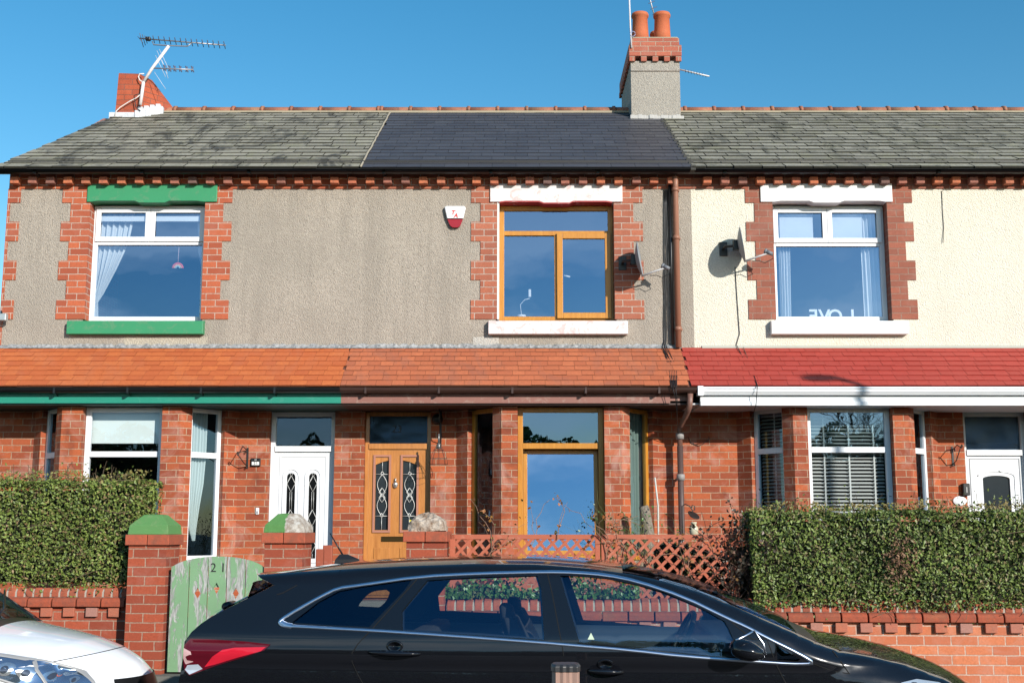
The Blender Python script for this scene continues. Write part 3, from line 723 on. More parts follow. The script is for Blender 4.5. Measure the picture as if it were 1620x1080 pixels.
            for q, s in ((.19, .55), (.46, 1.1), (.54, 1.1), (.79, .55)): lm_.tube([(mxx, yy, zc(q)+.05*s), (mxx+.035*s, yy, zc(q)), (mxx, yy, zc(q)-.05*s), (mxx-.035*s, yy, zc(q)), (mxx, yy, zc(q)+.05*s)], .006, 4)
            for q0, q1_ in ((.2, .5), (.5, .8)):
                for sg in (-1, 1): lm_.tube([(mxx+sg*hw*.72*math.sin(math.pi*i/10), yy-.001, zc(q0+(q1_-q0)*i/10)) for i in range(11)], .0045, 4)
            lm_.build('leading', lead, lf)
        gp = MB(); gp.add([(l0+.05, yd, lz0+.1), (l1-.05, yd, lz0+.1), (l1-.05, yd, lz1-.1), (l0+.05, yd, lz1-.1)], [(0, 1, 2, 3)]); gp.build('pane', plain('mottled black glass', (.025, .032, .038), .15), lf)
        kx, kz = DP(626, 766); kn = MB(); kn.lathe((kx, yd-.03, kz), [(0, -.028), (.02, -.026), (.032, -.012), (.03, 0)], 16, (0, 1, 0))
        kn.rings([[(kx+r*math.cos(a), yd-.03-d_, kz-.01+1.25*r*math.sin(a)) for a in [2*math.pi*i/16 for i in range(16)]] for r, d_ in ((.022, .0), (.03, .012), (.022, .022))], caps=True)
        kn.tube([(kx, yd-.04, kz+.075), (kx, yd-.045, kz+.03)], .012, 8); kn.build('knocker', plain('worn silver', (.65, .62, .58), .35, .8), lf)
        a_, b_ = DP(604, 848), DP(640, 856); lp = MB(); rect_frame(lp, a_[0], b_[0], b_[1], a_[1], yd-.036, yd-.0255, .012); lp.box(a_[0]+.01, b_[0]-.01, yd-.030, yd-.0256, b_[1]+.01, a_[1]-.01)
        lp.build('letter_plate', plain('tarnished brass', (.10, .06, .02), .35, .8), lf)
        for (xa_, xb_) in ((592, 616), (633, 658)):
            q = MB(); a_, b_ = DP(xa_, 866), DP(xb_, 905); q.box(a_[0], b_[0], yd-.034, yd-.0252, b_[1], a_[1]); q.build('raised_panel', dfm, lf, bevel=.008)
        a_, b_ = DP(647, 822), DP(655, 828); st_ = MB(); st_.box(a_[0], b_[0], yd-.0135, yd-.010, b_[1], a_[1]); st_.build('sticker', plain('yellow sticker', (.75, .62, .03), .6), lf)
        pn = pane(d0+t-.004, d1-t+.004, ztr+.03, zh-t+.004, yd+.01, glass('obscure glass', .05, (.20, .26, .27), .25, .8, .2), door)
        textmesh('house_number', '23', .13, (DP(628, 679)[0], yd+.002, DP(628, 679)[1]), FACE, plain('dark numeral', (.02, .02, .022), .5), door, .001)
    else:
        x0, x1 = DP(1555, 780)[0], DP(1598, 780)[0]
        h = arch(x0, x1, DP(0, 850)[1], DP(0, 752)[1], .04)
        lf = leafpoly([h], yd-.02, yd+.02, 'door_leaf', dfm)
        r_ = MB(); pp = arch(x0-.06, x1+.06, h[0][1]-.06, DP(0, 752)[1]+.05, .06); r_.tube([(x, yd-.022, z) for x, z in pp], .009, 6); r_.build('moulding', dfm, lf)
        r_ = MB(); rect_frame(r_, l0+.03, l1-.03, lz0+.06, lz1-.03, yd-.026, yd-.02, .01); r_.build('moulding', plain('grey gasket', (.35, .36, .38), .6), lf)
        gp = MB(); gp.add([(l0+.05, yd, lz0+.1), (l1-.05, yd, lz0+.1), (l1-.05, yd, lz1-.1), (l0+.05, yd, lz1-.1)], [(0, 1, 2, 3)]); gp.build('pane', plain('mottled black glass', (.025, .032, .038), .15), lf)
        pane(d0+t-.004, d1-t+.004, ztr+.03, zh-t+.004, yd+.01, glass('obscure grey glass', .07, (.30, .38, .38), .35, .8, .2), door)
    st = MB(); st.box(d0-.06, d1+.06, YW-.32, YW-.002, ZGARD-.1, ZFLOOR-.055); st.build('doorstep', plain('stone step', (.33, .30, .25), .9), H, bevel=.01)

    # ---- the upper window
    u = UW[k]; o0, o1 = wx(u['o'][0]), wx(u['o'][1]); yf = YW+.15; z0, z1 = ZB+.0, ZT-.0
    o0 += .002; o1 -= .002
    fr = MB(); t = .06; zl = PZ(388 if k == 'L' else 390, yf)
    yy1 = yf+.06
    if k in 'LR':
        rect_frame(fr, o0, o1, z0, z1, yf, yy1, t); zt_r = PZ(384 if k == 'L' else 386, yf)
        fr.box(o0+t, o1-t, yf-.002, yy1-.002, zt_r-.03, zt_r+.03); mxx = (o0+o1)/2
        fr.box(mxx-.03, mxx+.03, yf-.003, yy1-.003, zt_r+.03, z1-t)
        win = fr.build('window', WHITE(), H, bevel=.004)
        for (a, b) in ((o0+t, mxx-.03), (mxx+.03, o1-t)):
            s = MB(); rect_frame(s, a-.028, b+.028, zt_r+.012, z1-t+.028, yf-.022, yf-.0035, .062); s.build('sash', WHITE(), win, bevel=.004)
            pane(a+.02, b-.02, zt_r+.06, z1-t-.02, yf+.012, GL, win)
        pane(o0+t-.005, o1-t+.005, z0+t-.005, zt_r-.025, yf+.03, GL, win)
    else:
        t = .062; rect_frame(fr, o0+.02, o1, z0, z1, yf, yy1, t); zt_r = PZ(369, yf)
        fr.box(o0+.02+t, o1-t, yf-.002, yy1-.002, zt_r-.03, zt_r+.03); mxx = PX(881, 440, yf)
        fr.box(mxx-.03, mxx+.03, yf-.003, yy1-.003, z0+t, zt_r-.03)
        win = fr.build('window', ORANGE(), H, bevel=.004)
        s = MB(); a, b = mxx+.03, o1-t; rect_frame(s, a-.03, b+.03, z0+t-.03, zt_r-.005, yf-.04, yf-.0035, .075); s.build('sash', ORANGE(), win, bevel=.006)
        pane(a+.035, b-.035, z0+t+.035, zt_r-.07, yf-.012, GL, win)
        pane(o0+.02+t-.005, mxx-.025, z0+t-.005, zt_r-.025, yf+.03, GL, win)
        pane(o0+.02+t-.005, o1-t+.005, zt_r+.025, z1-t+.005, yf+.03, GL, win)
        wl = MB(); wl.box(o0-.006, o0+.02, YW-.014, yf+.02, z0, z1); wl.build('reveal_lining', paint('white reveal paint', (.75, .72, .68), .7, .2, (.5, .4, .3)), H)
# ------------------------------------------------------------------ chimneys
CH = roughcast('grey chimney render', (.46, .42, .36), (.28, .26, .23), .75, .3)
yc0 = P(810, 187, 1.).z-CAMH; yc0 = (ZE-CAMH-tE*YE)/(yc0-tE)     # where row 187 meets the slope
def pc(px, py): return PX(px, py, yc0), PZ(py, yc0)
c0, c1 = pc(998.5, 140)[0], pc(1076, 140)[0]; yc1 = yc0+1.55; HM = house['M']
zc = lambda y: PZ(y, yc0)
m = MB(); m.box(c0, c1, yc0, yc1, ZR-1.2, zc(97)); chim = m.build('chimney', CH, HM)
cb = brick('chimney brick', (.46, .13, .075), (.34, .095, .06), (.42, .36, .27), .12, .3)
m = MB(); m.box(c0-.03, c1+.03, yc0-.045, yc1+.045, zc(90.5), zc(73)); m.build('chimney_cap', cb, chim, bevel=.008)
m = MB(); m.box(c0+.005, c1+.0, yc0-.02, yc1+.02, zc(72.8), zc(61)); m.build('chimney_cap', cb, chim, bevel=.01)
m = MB(); m.box(c0+.02, c1-.02, yc0-.012, yc1+.01, zc(61), zc(59)); m.build('flaunching', plain('old mortar', (.42, .38, .28), .95), chim, bevel=.02)
m = MB(); w_ = (c1-c0+.05)/9
for i in range(5): m.box(c0-.025+i*2*w_, c0-.025+(i*2+1)*w_, yc0-.04, yc0-.001, zc(98.5), zc(90.7))
for i in range(9): m.box(c0-.04, c0-.001, yc0+.05+i*.18, yc0+.14+i*.18, zc(98.5), zc(90.7))
m.build('dentil_course', cb, chim, bevel=.006)
m = MB(); m.tube([(c0-.005, yc0-.004, zc(113)), (c1+.004, yc0-.004, zc(113))], .006, 5); m.build('band', plain('render crack dark band', (.14, .10, .08), .9), chim)  # thin dark line across the chimney front
pot = slates('chimney pot terracotta', (.50, .13, .055), (.50, .13, .055), (.42, .11, .05), .12, (.45, .22, .08), .35, .75)
for i, (xp, yo) in enumerate(((1015, .2), (1050, .2), (1022, .85), (1052, .85))):
    x = pc(xp, 40)[0]; z0 = zc(60.5)-.01; hh = zc(13)-zc(60.5)-(.03 if yo > .5 else 0); r = .128
    p = MB(); p.lathe((x, yc0+yo, z0), [(0, 0), (r+.012, 0), (r, hh*.3), (r-.012, hh*.86), (r+.004, hh*.88), (r+.008, hh*.94), (r-.002, hh), (r-.028, hh), (r-.03, hh*.6), (0, hh*.6)], 28)
    p.build('chimney_pot', pot, chim)
m = MB(); n = 14
for i in range(n):
    a = c0-.03+(c1-c0+.06)*i/n; m.box(a, a+(c1-c0+.06)/n+.01, yc0-.06-random.uniform(0, .03), yc0+.02, ZE+tE*(yc0-YE)-.04, ZE+tE*(yc0-YE)+.015+random.uniform(0, .02))
m.build('flashing', plain('grey mortar fillet', (.45, .44, .42), .8), chim, bevel=.01)
# gable-end stack of the left house
yk = (ZE-CAMH-tE*YE)/((P(810, 186, 1.).z-CAMH)-tE); k0, k1, k2 = PX(180, 150, yk), PX(216, 150, yk), PX(281, 175, YR+.05)
zb_, zt_ = ZE+tE*(yk-YE)-.9, PZ(116, yk); xk2 = PX(233, 120, yk+.25); ztb = PZ(119, yk+.25)
m = MB()
F = [(k0, yk, zb_), (k1, yk, zb_), (k1+.03, yk, zt_-.01), (k0+.06, yk, zt_)]
A_ = (k1+.16, yk+.22, zt_-.03); Bk = (k2, YR+.05, ZR-.02); Bl = (k2, YR+.05, zb_)
C_ = (k0+.2, yk+.9, zt_-.03); D_ = (k0-.02, yk+.9, zb_)
m.add([F[0], F[1], F[2], F[3], A_, Bk, Bl, C_, D_], [(0, 1, 2, 3), (1, 6, 5, 2), (2, 5, 4), (3, 2, 4, 7), (7, 4, 5), (0, 3, 7, 8), (8, 7, 5, 6)])
st = m.build('gable_stack', brick('stack brick', (.46, .095, .038), (.34, .065, .03), (.22, .09, .06), .06, .4), house['L'])
m = MB(); n = 9
zf = ZE+tE*(yk-YE)
m.box(k0-.05, k1+.06, yk-.03, yk+.01, zf-.03, zf+.075)
for i in range(n):
    t = i/n; x = k1+(k2-k1)*t*.62; y = yk+(YR+.05-yk)*t*.62; z = ZE+tE*(min(y, YR)-YE)
    m.box(x, x+.07, y-.05, y+.03, z-.03, z+.10+.05*(i % 2))
m.build('flashing', paint('white flashing paint', (.62, .64, .68), .6, .5, (.35, .34, .33)), st, bevel=.006)

# ------------------------------------------------------------------ aerials
alu = plain('aerial metal', (.34, .34, .36), .4, .6); dkr = plain('aerial rod', (.10, .10, .15), .5); pale = paint('weathered white pole', (.72, .66, .66), .5, .3, (.4, .3, .28))
ya = yk-.06; q = lambda x, y, Y=None: tuple(P(x, y, ya if Y is None else Y))
ae = thing('tv_aerial', 'bent white mast with a long and a short aerial on the red brick stack', 'aerial', q(222, 165))
m = MB(); m.tube([q(222, 166), q(227, 130)], .026, 8); m.tube([q(227, 130), q(241, 108), q(267, 73)], .024, 8); m.build('mast', pale, ae)
m = MB(); m.tube([q(221, 61), q(357, 72)], .010, 6); m.tube([q(241, 66), q(243, 71), q(266, 72.5), q(297, 73.5), q(303, 68.5)], .010, 6); bo = m.build('boom', alu, ae)
m = MB()
for i in range(14):
    t = i/13; x = 243+t*112; y = 63+t*9; a = Vector(q(x-1.2, y-6, ya-.10)); b_ = Vector(q(x+1.5, y+5.5, ya+.12)); m.tube([a, b_], .007, 4)
for i in range(4):
    m.tube([q(221+i*4, 53+i*2, ya-.08), q(227+i*3, 75-i*3, ya+.1)], .006, 4)
m.tube([q(218, 58), q(226, 68)], .006, 4); m.build('rod', dkr, bo)
m = MB(); a = q(234, 62); m.box(a[0]-.035, a[0]+.04, a[1]-.03, a[1]+.03, a[2]-.025, a[2]+.028); m.build('balun', BLACKP(), bo, bevel=.006)
m = MB(); m.tube([q(241, 108), q(306, 110.5)], .010, 6); bo = m.build('boom', alu, ae)
m = MB()
for x, y in ((260, 108), (268, 109), (276, 109), (285, 109.5), (295, 110), (304, 110)):
    m.tube([q(x-1.5, y-5), q(x+2.5, y+4.5)], .010, 5); m.tube([q(x+1.5, y-4), q(x-1, y+4)], .009, 5)
m.build('rod', dkr, bo)
m = MB()
for x0, y0, x1, y1 in ((248, 80, 265, 117), (252, 78, 268, 112), (246, 88, 262, 122), (244, 114, 262, 141), (256, 95, 266, 124)): m.tube([q(x0, y0), q(x1, y1)], .004, 4)
m.build('reflector', plain('pale wire', (.6, .62, .68), .5), bo)
m = MB(); m.tube([q(227, 131), q(221, 127), q(219, 122), q(221, 117), q(228, 117)], .009, 6); m.tube([q(222, 150), q(216, 155), q(206, 160), q(190, 170), q(184, 176), q(181, 186)], .008, 6)
m.build('cable', paint('white cable', (.75, .70, .66), .6), ae)
m = MB(); m.tube([q(222, 148), q(212, 152), q(215, 170), q(222, 176)], .008, 6); m.build('strap', BLACKP(), ae)
# thin mast on the middle chimney with a yagi, and a rod pointing right
yq = yc0+.1; q = lambda x, y, Y=None: tuple(P(x, y, yq if Y is None else Y))
ae = thing('tv_aerial', 'thin pale aerial pole strapped to the left edge of the rendered chimney', 'aerial', q(998, 75))
m = MB(); m.tube([q(999, 76, yc0-.06), q(997, 40, yc0-.06), q(994, -45, yc0-.06)], .013, 8); m.build('mast', paint('weathered white pole 2', (.62, .62, .66), .5), ae)
m = MB(); m.tube([q(1001+4*math.cos(a), 54+4*math.sin(a), yc0-.07) for a in [i*.6 for i in range(11)]], .006, 5); m.build('cable', plain('blue grey cable', (.3, .33, .5), .5), ae)
ae = thing('tv_aerial', 'slim aerial with short cross rods rising between the two chimney pots', 'aerial', q(1040, 50, yc0+.5))
m = MB(); m.tube([q(1039, 40, yc0+.5), q(1028, -2, yc0+.5), q(1022, -30, yc0+.5)], .010, 6); bo = m.build('boom', alu, ae)
m = MB()
for i in range(6):
    x, y = 1037-i*3., 22-i*9; m.tube([q(x-5, y+2, yc0+.46), q(x+5, y-2, yc0+.54)], .006, 4)
m.build('rod', dkr, bo)
ae = thing('tv_aerial', 'single pale aerial rod sticking out to the right of the rendered chimney', 'aerial', q(1076, 110, yc0+.8))
m = MB(); m.tube([q(1070, 109, yc0+.8), q(1122, 121, yc0+.6)], .012, 6); m.build('boom', paint('pale rod', (.7, .7, .7), .5), ae)
m = MB()
for i in range(8): x, y = 1084+i*4.6, 112.3+i*1.08; m.tube([q(x, y-2.6, yc0+.62), q(x+.6, y+2.6, yc0+.74)], .005, 4)
m.build('rod', dkr, ae)

# ------------------------------------------------------------------ alarm box, dishes, lights
def wallq(x, y, out=0.): return Vector(P(x, y, YW-out))
ab = thing('alarm_box', 'white and red burglar alarm box on the roughcast wall between the upper windows', 'alarm box', wallq(720, 343))
def xz(x, y, Y): p = P(x, y, Y); return (p.x, p.z)
prof = [(703, 328), (706, 326), (734, 326), (737, 329), (733, 346), (707, 346)]
m = MB(); rg = []
for s_, o in ((1., 0.), (1., .045), (.93, .062)):
    cxx, cyy = 720, 338; rg.append([tuple(P(cxx+(x-cxx)*s_, cyy+(y-cyy)*s_, YW-o)) for x, y in prof])
m.rings(rg[::-1] if False else rg, closed=True, caps=True, smooth=False); m.build('cover', paint('alarm white', (.82, .82, .84), .3, 0, (.3, .3, .3), 0), ab, bevel=.006)
prof = [(707.5, 347), (732.5, 347), (728, 358), (724, 360), (716, 360), (712, 357)]
m = MB(); m.rings([[tuple(P(x, y, YW-o)) for x, y in prof] for o in (0, .04, .05)], closed=True, caps=True, smooth=False); m.build('lens', plain('red lens', (.32, .012, .02), .2), ab, bevel=.004)
a = wallq(717.5, 337, .064); textmesh('lettering', 'T', .075, (a.x-.004, a.y, a.z+.004), FACE @ Matrix(((1, .22, 0), (0, 1, 0), (0, 0, 1))), plain('logo red', (.62, .06, .05), .5), ab, .001, bold=.003)
a = wallq(721, 340, .064); textmesh('lettering', 'A', .075, (a.x+.004, a.y, a.z-.010), FACE @ Matrix(((1, .22, 0), (0, 1, 0), (0, 0, 1))), plain('logo red', (.62, .06, .05), .5), ab, .001, bold=.003)

def dish(px, py, label, scale=1., lab=None):
    out = .25; c = P(px, py, YW-out); al = R(10.5); el = R(8)
    nrm = Vector((math.cos(al)*math.cos(el), -math.sin(al)*math.cos(el), math.sin(el))).normalized()
    t = thing('satellite_dish', label, 'satellite dish', (c.x-.18, YW, c.z))
    sd = nrm.cross(Vector((0, 0, 1))).normalized(); up = sd.cross(nrm).normalized(); m = MB(); rings = []; N = 36
    for side in (0, 1):
        rr = (0.001, .25, .5, .75, .93, 1.) if side == 0 else (1., .93, .75, .5, .25, .001)
        for r in rr:
            d = -.055*(1-r*r)-(.006 if side else 0)
            rings.append([c+sd*(.255*scale*r*math.cos(2*math.pi*k/N))+up*(.222*scale*r*math.sin(2*math.pi*k/N))+nrm*d for k in range(N)])
    m.rings(rings, closed=True, caps=False); dsh = m.build('dish', plain('dish grey', (.27, .29, .31), .5), t)
    m = MB(); bk = c-nrm*.07
    w = Vector((c.x-.20, YW-.012, c.z+.0)); m.box(w.x-.05, w.x+.05, YW-.02, YW-.001, w.z-.09, w.z+.09)
    m.tube([w, w+Vector((0, -.13, .0)), bk], .019, 8); m.box(bk.x-.05, bk.x+.02, bk.y-.04, bk.y+.04, bk.z-.06, bk.z+.07); m.build('bracket', BLACKP(), t, bevel=.004)
    foot = c-up*.215*scale; tip = foot+nrm*.30+up*.055
    m = MB(); m.tube([foot-nrm*.02, tip], .012, 6); m.build('arm', plain('arm grey', (.45, .45, .46), .5), t)
    m = MB(); d = (c+up*.05-tip).normalized(); m.tube([tip-d*.045, tip+d*.035], [.024, .028], 10); m.lathe(tip+d*.035, [(0, 0), (.032, .0), (.034, .02), (.026, .03), (0, .032)], 12, d); m.build('receiver', plain('receiver grey', (.16, .17, .19), .5), t)
    m = MB(); m.tube([tip-d*.04, tip-d*.03+Vector((.02, .01, -.06)), tip+Vector((-.05, .04, -.12)), tip+Vector((-.12, .05, -.09)), foot+nrm*.08-up*.01], .005, 5); m.build('cable', BLACKP(), t)
    return t
dish(1013, 410, 'grey satellite dish seen edge on beside the golden oak upper window')
dish(1175, 387, 'grey satellite dish seen edge on against the cream wall')

fl = thing('security_light', 'small silver security light on the left corner quoins', 'light', wallq(5, 500))
m = MB(); c = wallq(5, 502, .12); m.box(c.x-.05, c.x+.05, c.y-.04, c.y+.04, c.z-.045, c.z+.045); m.build('lamp_head', plain('silver lamp', (.5, .52, .52), .3, .5), fl, bevel=.01)
m = MB(); m.tube([wallq(2, 492), wallq(3, 496, .08)], .012, 6); m.build('bracket', BLACKP(), fl)

# ------------------------------------------------------------------ downpipes and cables
pb = plain('terracotta brown pipe', (.30, .135, .085), .5); pd = plain('dark brown pipe', (.09, .055, .05), .5)
dp = thing('downpipe', 'brown downpipe running down between the grey and the cream upper walls', 'downpipe', (PX(1071, 420, YW-.09), YW-.09, PZ(548, YW-.09)))
m = MB(); x = PX(1071, 420, YW-.09); m.tube([(x, YW-.13, PZ(280, YW-.1)), (x, YW-.10, PZ(296, YW-.1)), (x, YW-.09, PZ(300, YW-.1)), (x, YW-.09, PZ(549, YW-.09))], .036, 14); m.build('pipe', pb, dp)
m = MB()
for yy in (300, 376, 520): z = PZ(yy, YW-.09); m.lathe((x, YW-.09, z-.025), [(.036, 0), (.043, .0), (.043, .05), (.036, .05)], 14); m.box(x-.06, x+.06, YW-.04, YW-.002, z-.012, z+.012)
m.build('pipe_clip', pb, dp)
sx = PX(1062, 420, YW-.04)
sp = thing('black_tube', 'black tube beside the brown downpipe on the upper wall', 'pipe', (sx, YW-.04, PZ(545, YW-.04)))
m = MB(); m.tube([(sx, YW-.045, PZ(284, YW-.04)), (sx, YW-.045, PZ(545, YW-.04))], .022, 12); m.build('pipe', BLACKP(), sp)  # black tube drawn left of the brown downpipe
dp = thing('downpipe', 'dark brown downpipe bending from the porch gutter to the wall between the two bays', 'downpipe', (PX(1077, 900, YW-.09), YW-.09, ZGARD))
a = P(1092, 622, 14.03); b = P(1091, 642, 14.05); x = PX(1077, 760, YW-.16); yl = YW-.16
m = MB(); m.tube([a, b, Vector(b)+Vector((-.015, .02, -.05)), (x+.02, yl-.03, PZ(672, yl)), (x, yl, PZ(678, yl)), (x, yl, PZ(720, yl))], .034, 12); m.build('swan_neck', plain('mid brown pipe', (.20, .10, .075), .45), dp)
m = MB(); m.tube([(x, yl, PZ(705, yl)), (x, yl, ZGARD-.1)], .037, 12); m.build('pipe', pd, dp)
m = MB()
for yy in (690, 755, 860): z = PZ(yy, yl); m.lathe((x, yl, z-.035), [(.037, 0), (.049, .0), (.052, .05), (.049, .075), (.037, .075)], 14); m.box(x-.015, x+.015, yl, YW, z-.01, z+.01)
m.build('collar', plain('pale grey collar', (.30, .28, .27), .6), dp)
cab = MB()
for i in range(5):
    x0 = 1050+i*1.6; pts = [wallq(x0+random.uniform(-.6, .6), y, .012+.004*i) for y in range(300, 541, 24)]
    pts += [P(x0-2-2*i*(i % 2), 548, YW-.04), P(1058+i*3, 580, 14.42), P(1062+i*2.2, 612, 13.93)]
    if i in (1, 3): pts += [P(1068+i, 632, 13.95), P(1071, 655, 14.1), P(1074, 690, YW-.12)]
    cab.tube(pts, .005, 5)
tag(cab.build('cable', BLACKP(), base=wallq(1052, 540)), 'bundle of thin black cables down the wall beside the downpipes', 'cable')
cab = MB(); cab.tube([wallq(1163, 422, .01), wallq(1165, 455, .01), wallq(1168, 500, .01), wallq(1170, 528, .01), wallq(1165, 545, .012), P(1167, 549, YW-.05), P(1180, 575, 14.5), P(1195, 598, 14.16), P(1198, 612, 13.94), P(1196, 640, 13.98), P(1190, 660, 14.4)], .005, 5)
cab.tube([P(1176, 549, YW-.05), P(1188, 580, 14.43), P(1199, 611, 13.93)], .004, 5)
tag(cab.build('cable', BLACKP(), base=wallq(1165, 545)), 'thin dark cable trailing down the cream wall and over the red porch tiles', 'cable')
cab = MB(); cab.tube([wallq(1490, 302, .008), wallq(1491, 330, .008), wallq(1493, 360, .008), wallq(1492, 384, .02)], .004, 5)
tag(cab.build('cable', BLACKP(), base=wallq(1492, 384)), 'short loose wire hanging at the top right of the cream wall', 'cable')

# ------------------------------------------------------------------ things inside the windows
cloth = paint('white curtain cloth', (.72, .76, .78), .9, 0, (.3, .3, .3), 0); clothg = paint('grey green curtain cloth', (.26, .32, .29), .9, 0, (.3, .3, .3), 0)
def drape(name, label, rows, Y, mat, folds=7, amp=.028, T=None, group=None):
    """rows: (z, x_left, x_right) from the top down"""
    N = folds*8; rg = []
    dense = []
    for (z0, a0, b0), (z1, a1, b1) in zip(rows, rows[1:]):
        for i in range(6): t = i/6; dense.append((z0+(z1-z0)*t, a0+(a1-a0)*t, b0+(b1-b0)*t))
    dense.append(rows[-1]); m = MB(); front = []; 
    for z, a, b in dense:
        am = min(amp, (b-a)/folds*.6); front.append([(a+(b-a)*i/N, Y+am*math.sin(2*math.pi*i*folds/N+.4*math.sin(i))+.3*am*math.sin(5*i/N+z*2), z) for i in range(N+1)])
    k = N+1; vs = [v for r in front for v in r]+[(x, y+.006, z) for r in front for x, y, z in r]; n = len(front); o = n*k
    fs = [(i*k+j, i*k+j+1, (i+1)*k+j+1, (i+1)*k+j) for i in range(n-1) for j in range(N)]
    fs += [tuple(v+o for v in f[::-1]) for f in list(fs)]
    m.add(vs, fs, True)
    if T: place(m, *T)
    o = m.build(name, mat, base=(0, 0, 0)); c = sum((Vector(v) for v in o.data.vertices[0].co[:] and [o.data.vertices[0].co]), Vector())
    for v in o.data.vertices: v.co -= c
    o.location = c
    return tag(o, label, 'curtain', group)
yi = YW+.26
X_ = lambda x, y=420: PX(x, y, yi)
Z_ = lambda y: PZ(y, yi)
drape('curtain', 'white curtain tied back at the left of the upper window with the green lintel', [(Z_(325), X_(152), X_(212)), (Z_(385), X_(152), X_(202)), (Z_(425), X_(152), X_(185)), (Z_(465), X_(150), X_(166)), (Z_(478), X_(149), X_(158)), (Z_(508), X_(149), X_(160))], yi, cloth, 6)
drape('curtain', 'thin strip of white curtain at the right of the upper window with the green lintel', [(Z_(325), X_(308), X_(326)), (Z_(400), X_(313), X_(326)), (Z_(430), X_(320), X_(326))], yi, cloth, 3, .012)
m = MB(); m.box(X_(150), X_(316), yi-.09, yi-.06, Z_(353), Z_(345)); tag(m.build('blind_rail', paint('white blind rail', (.78, .80, .80), .6), base=(X_(230), yi-.08, Z_(350))), 'white rail of a rolled up blind in the left upper window', 'blind')
hg = thing('window_ornament', 'small pink rainbow shaped ornament hanging on a string in the left upper window', 'ornament', (X_(283), yi-.06, Z_(390)))
m = MB(); m.tube([(X_(284), yi-.06, Z_(392)), (X_(283.5), yi-.06, Z_(418))], .004, 4); m.build('string', paint('pink string', (.7, .5, .55), .7), hg)
zo = Z_(426); xo = X_(283.5)
for i, (r0, r1, c) in enumerate(((.075, .052, (.75, .10, .10)), (.052, .034, (.80, .45, .25)), (.034, .018, (.35, .6, .7)))):
    m = MB(); rg = []
    for j in range(13): a = math.pi*j/12; rg.append([(xo+r*math.cos(a), yi-.06+dy, zo+r*math.sin(a)) for r, dy in ((r0, -.008), (r1, -.008), (r1, .008), (r0, .008))])
    m.rings(rg); m.build('band', paint('ornament %d' % i, c, .6, 0, (.3, .3, .3), 0), hg)
drape('curtain', 'white curtain at the left of the upper window over the red porch tiles', [(Z_(325), X_(1232), X_(1252)), (Z_(510), X_(1232), X_(1249))], yi, cloth, 4, .02)
drape('curtain', 'pale curtain at the right of the upper window over the red porch tiles', [(Z_(325), X_(1362), X_(1396)), (Z_(510), X_(1364), X_(1400))], yi, cloth, 5, .02)
for xa_, xb_, lb in ((1234, 1287, 'white roller blind half down behind the left small sash over the word in the window'), (1316, 1365, 'white roller blind half down behind the right small sash over the word in the window')):
    m = MB(); m.box(X_(xa_), X_(xb_), yi-.045, yi-.04, Z_(384), Z_(340)); m.tube([(X_(xa_), yi-.04, Z_(340)), (X_(xb_), yi-.04, Z_(340))], .02, 10)
    tag(m.build('roller_blind', cloth, base=(X_(xa_), yi, Z_(340))), lb, 'blind')
yl = YW+.235
for ch, x in (('E', 1287), ('V', 1304), ('O', 1321), ('L', 1345)):
    a = P(x, 501, yl); o = textmesh('sign_letter', ch, .235, (a.x, yl, a.z), Matrix.Rotation(math.pi, 3, 'Z') @ FACE, paint('white letter', (.85, .86, .88), .5, 0, (.3, .3, .3), 0), None, .012, bold=.004)
    tag(o, 'white letter %s standing on the sill inside the right upper window, seen from behind' % ch, 'letter', 'letters of the word on the window sill')
lp = thing('desk_lamp', 'small white desk lamp on the sill inside the middle upper window', 'lamp', (X_(825), yi, Z_(500)))
m = MB(); m.lathe((X_(825), yi, Z_(501.5)), [(0, 0), (.06, 0), (.055, .025), (.02, .032), (0, .032)], 20); m.build('base', paint('lamp white', (.8, .82, .85), .4, 0, (.3, .3, .3), 0), lp)
m = MB(); m.tube([(X_(825), yi, Z_(499)), (X_(823), yi, Z_(482)), (X_(830), yi, Z_(474)), (X_(838), yi, Z_(472))], .005, 5); m.build('arm', paint('lamp white', (.8, .82, .85), .4, 0, (.3, .3, .3), 0), lp)
m = MB(); m.box(X_(836), X_(840), yi-.02, yi+.01, Z_(470), Z_(458)); m.build('lamp_head', paint('lamp white', (.8, .82, .85), .4, 0, (.3, .3, .3), 0), lp, bevel=.003)
m = MB(); m.tube([P(892, 436, YW+.17), P(902, 438, YW+.17)], .011, 6); m.build('handle', WHITE(), bpy.data.objects['window.001'] if False else house['M'])
# lower bays
f0, p0, p1, f1 = [bx(v) for v in BAY['L']]
m = MB(); zb_ = PZ(701, YB+.2); m.box(p0+.05, p1-.05, YB+.215, YB+.22, zb_, ZSOF-.03); tag(m.build('roller_blind', paint('pale blind fabric', (.70, .78, .77), .9, 0, (.3, .3, .3), 0), base=(p0, YB+.2, zb_)), 'pale roller blind half down in the front window of the left bay', 'blind')
def cantT(k, side, off=.20):
    f0, p0, p1, f1 = [bx(v) for v in BAY[k]]
    s, e = (Vector((f0-CANT, YW)), Vector((f0, YB))) if side == 'l' else (Vector((f1, YB)), Vector((f1+CANT, YW)))
    d = (e-s).normalized(); return s, math.atan2(d.y, d.x)
zs_ = lambda y: PZ(y, 14.6)
drape('curtain', 'white curtain tied to a point in the right side window of the left bay', [(zs_(640), .18, .47), (zs_(720), .18, .47), (zs_(765), .18, .45), (zs_(800), .20, .41), (zs_(835), .28, .38), (zs_(855), .33, .37)], .17, cloth, 7, .02, T=cantT('L', 'r'))
drape('curtain', 'grey green curtain in the left side window of the middle bay', [(zs_(640), .50, .66), (zs_(890), .50, .66)], .18, clothg, 4, .02, T=cantT('M', 'l'))
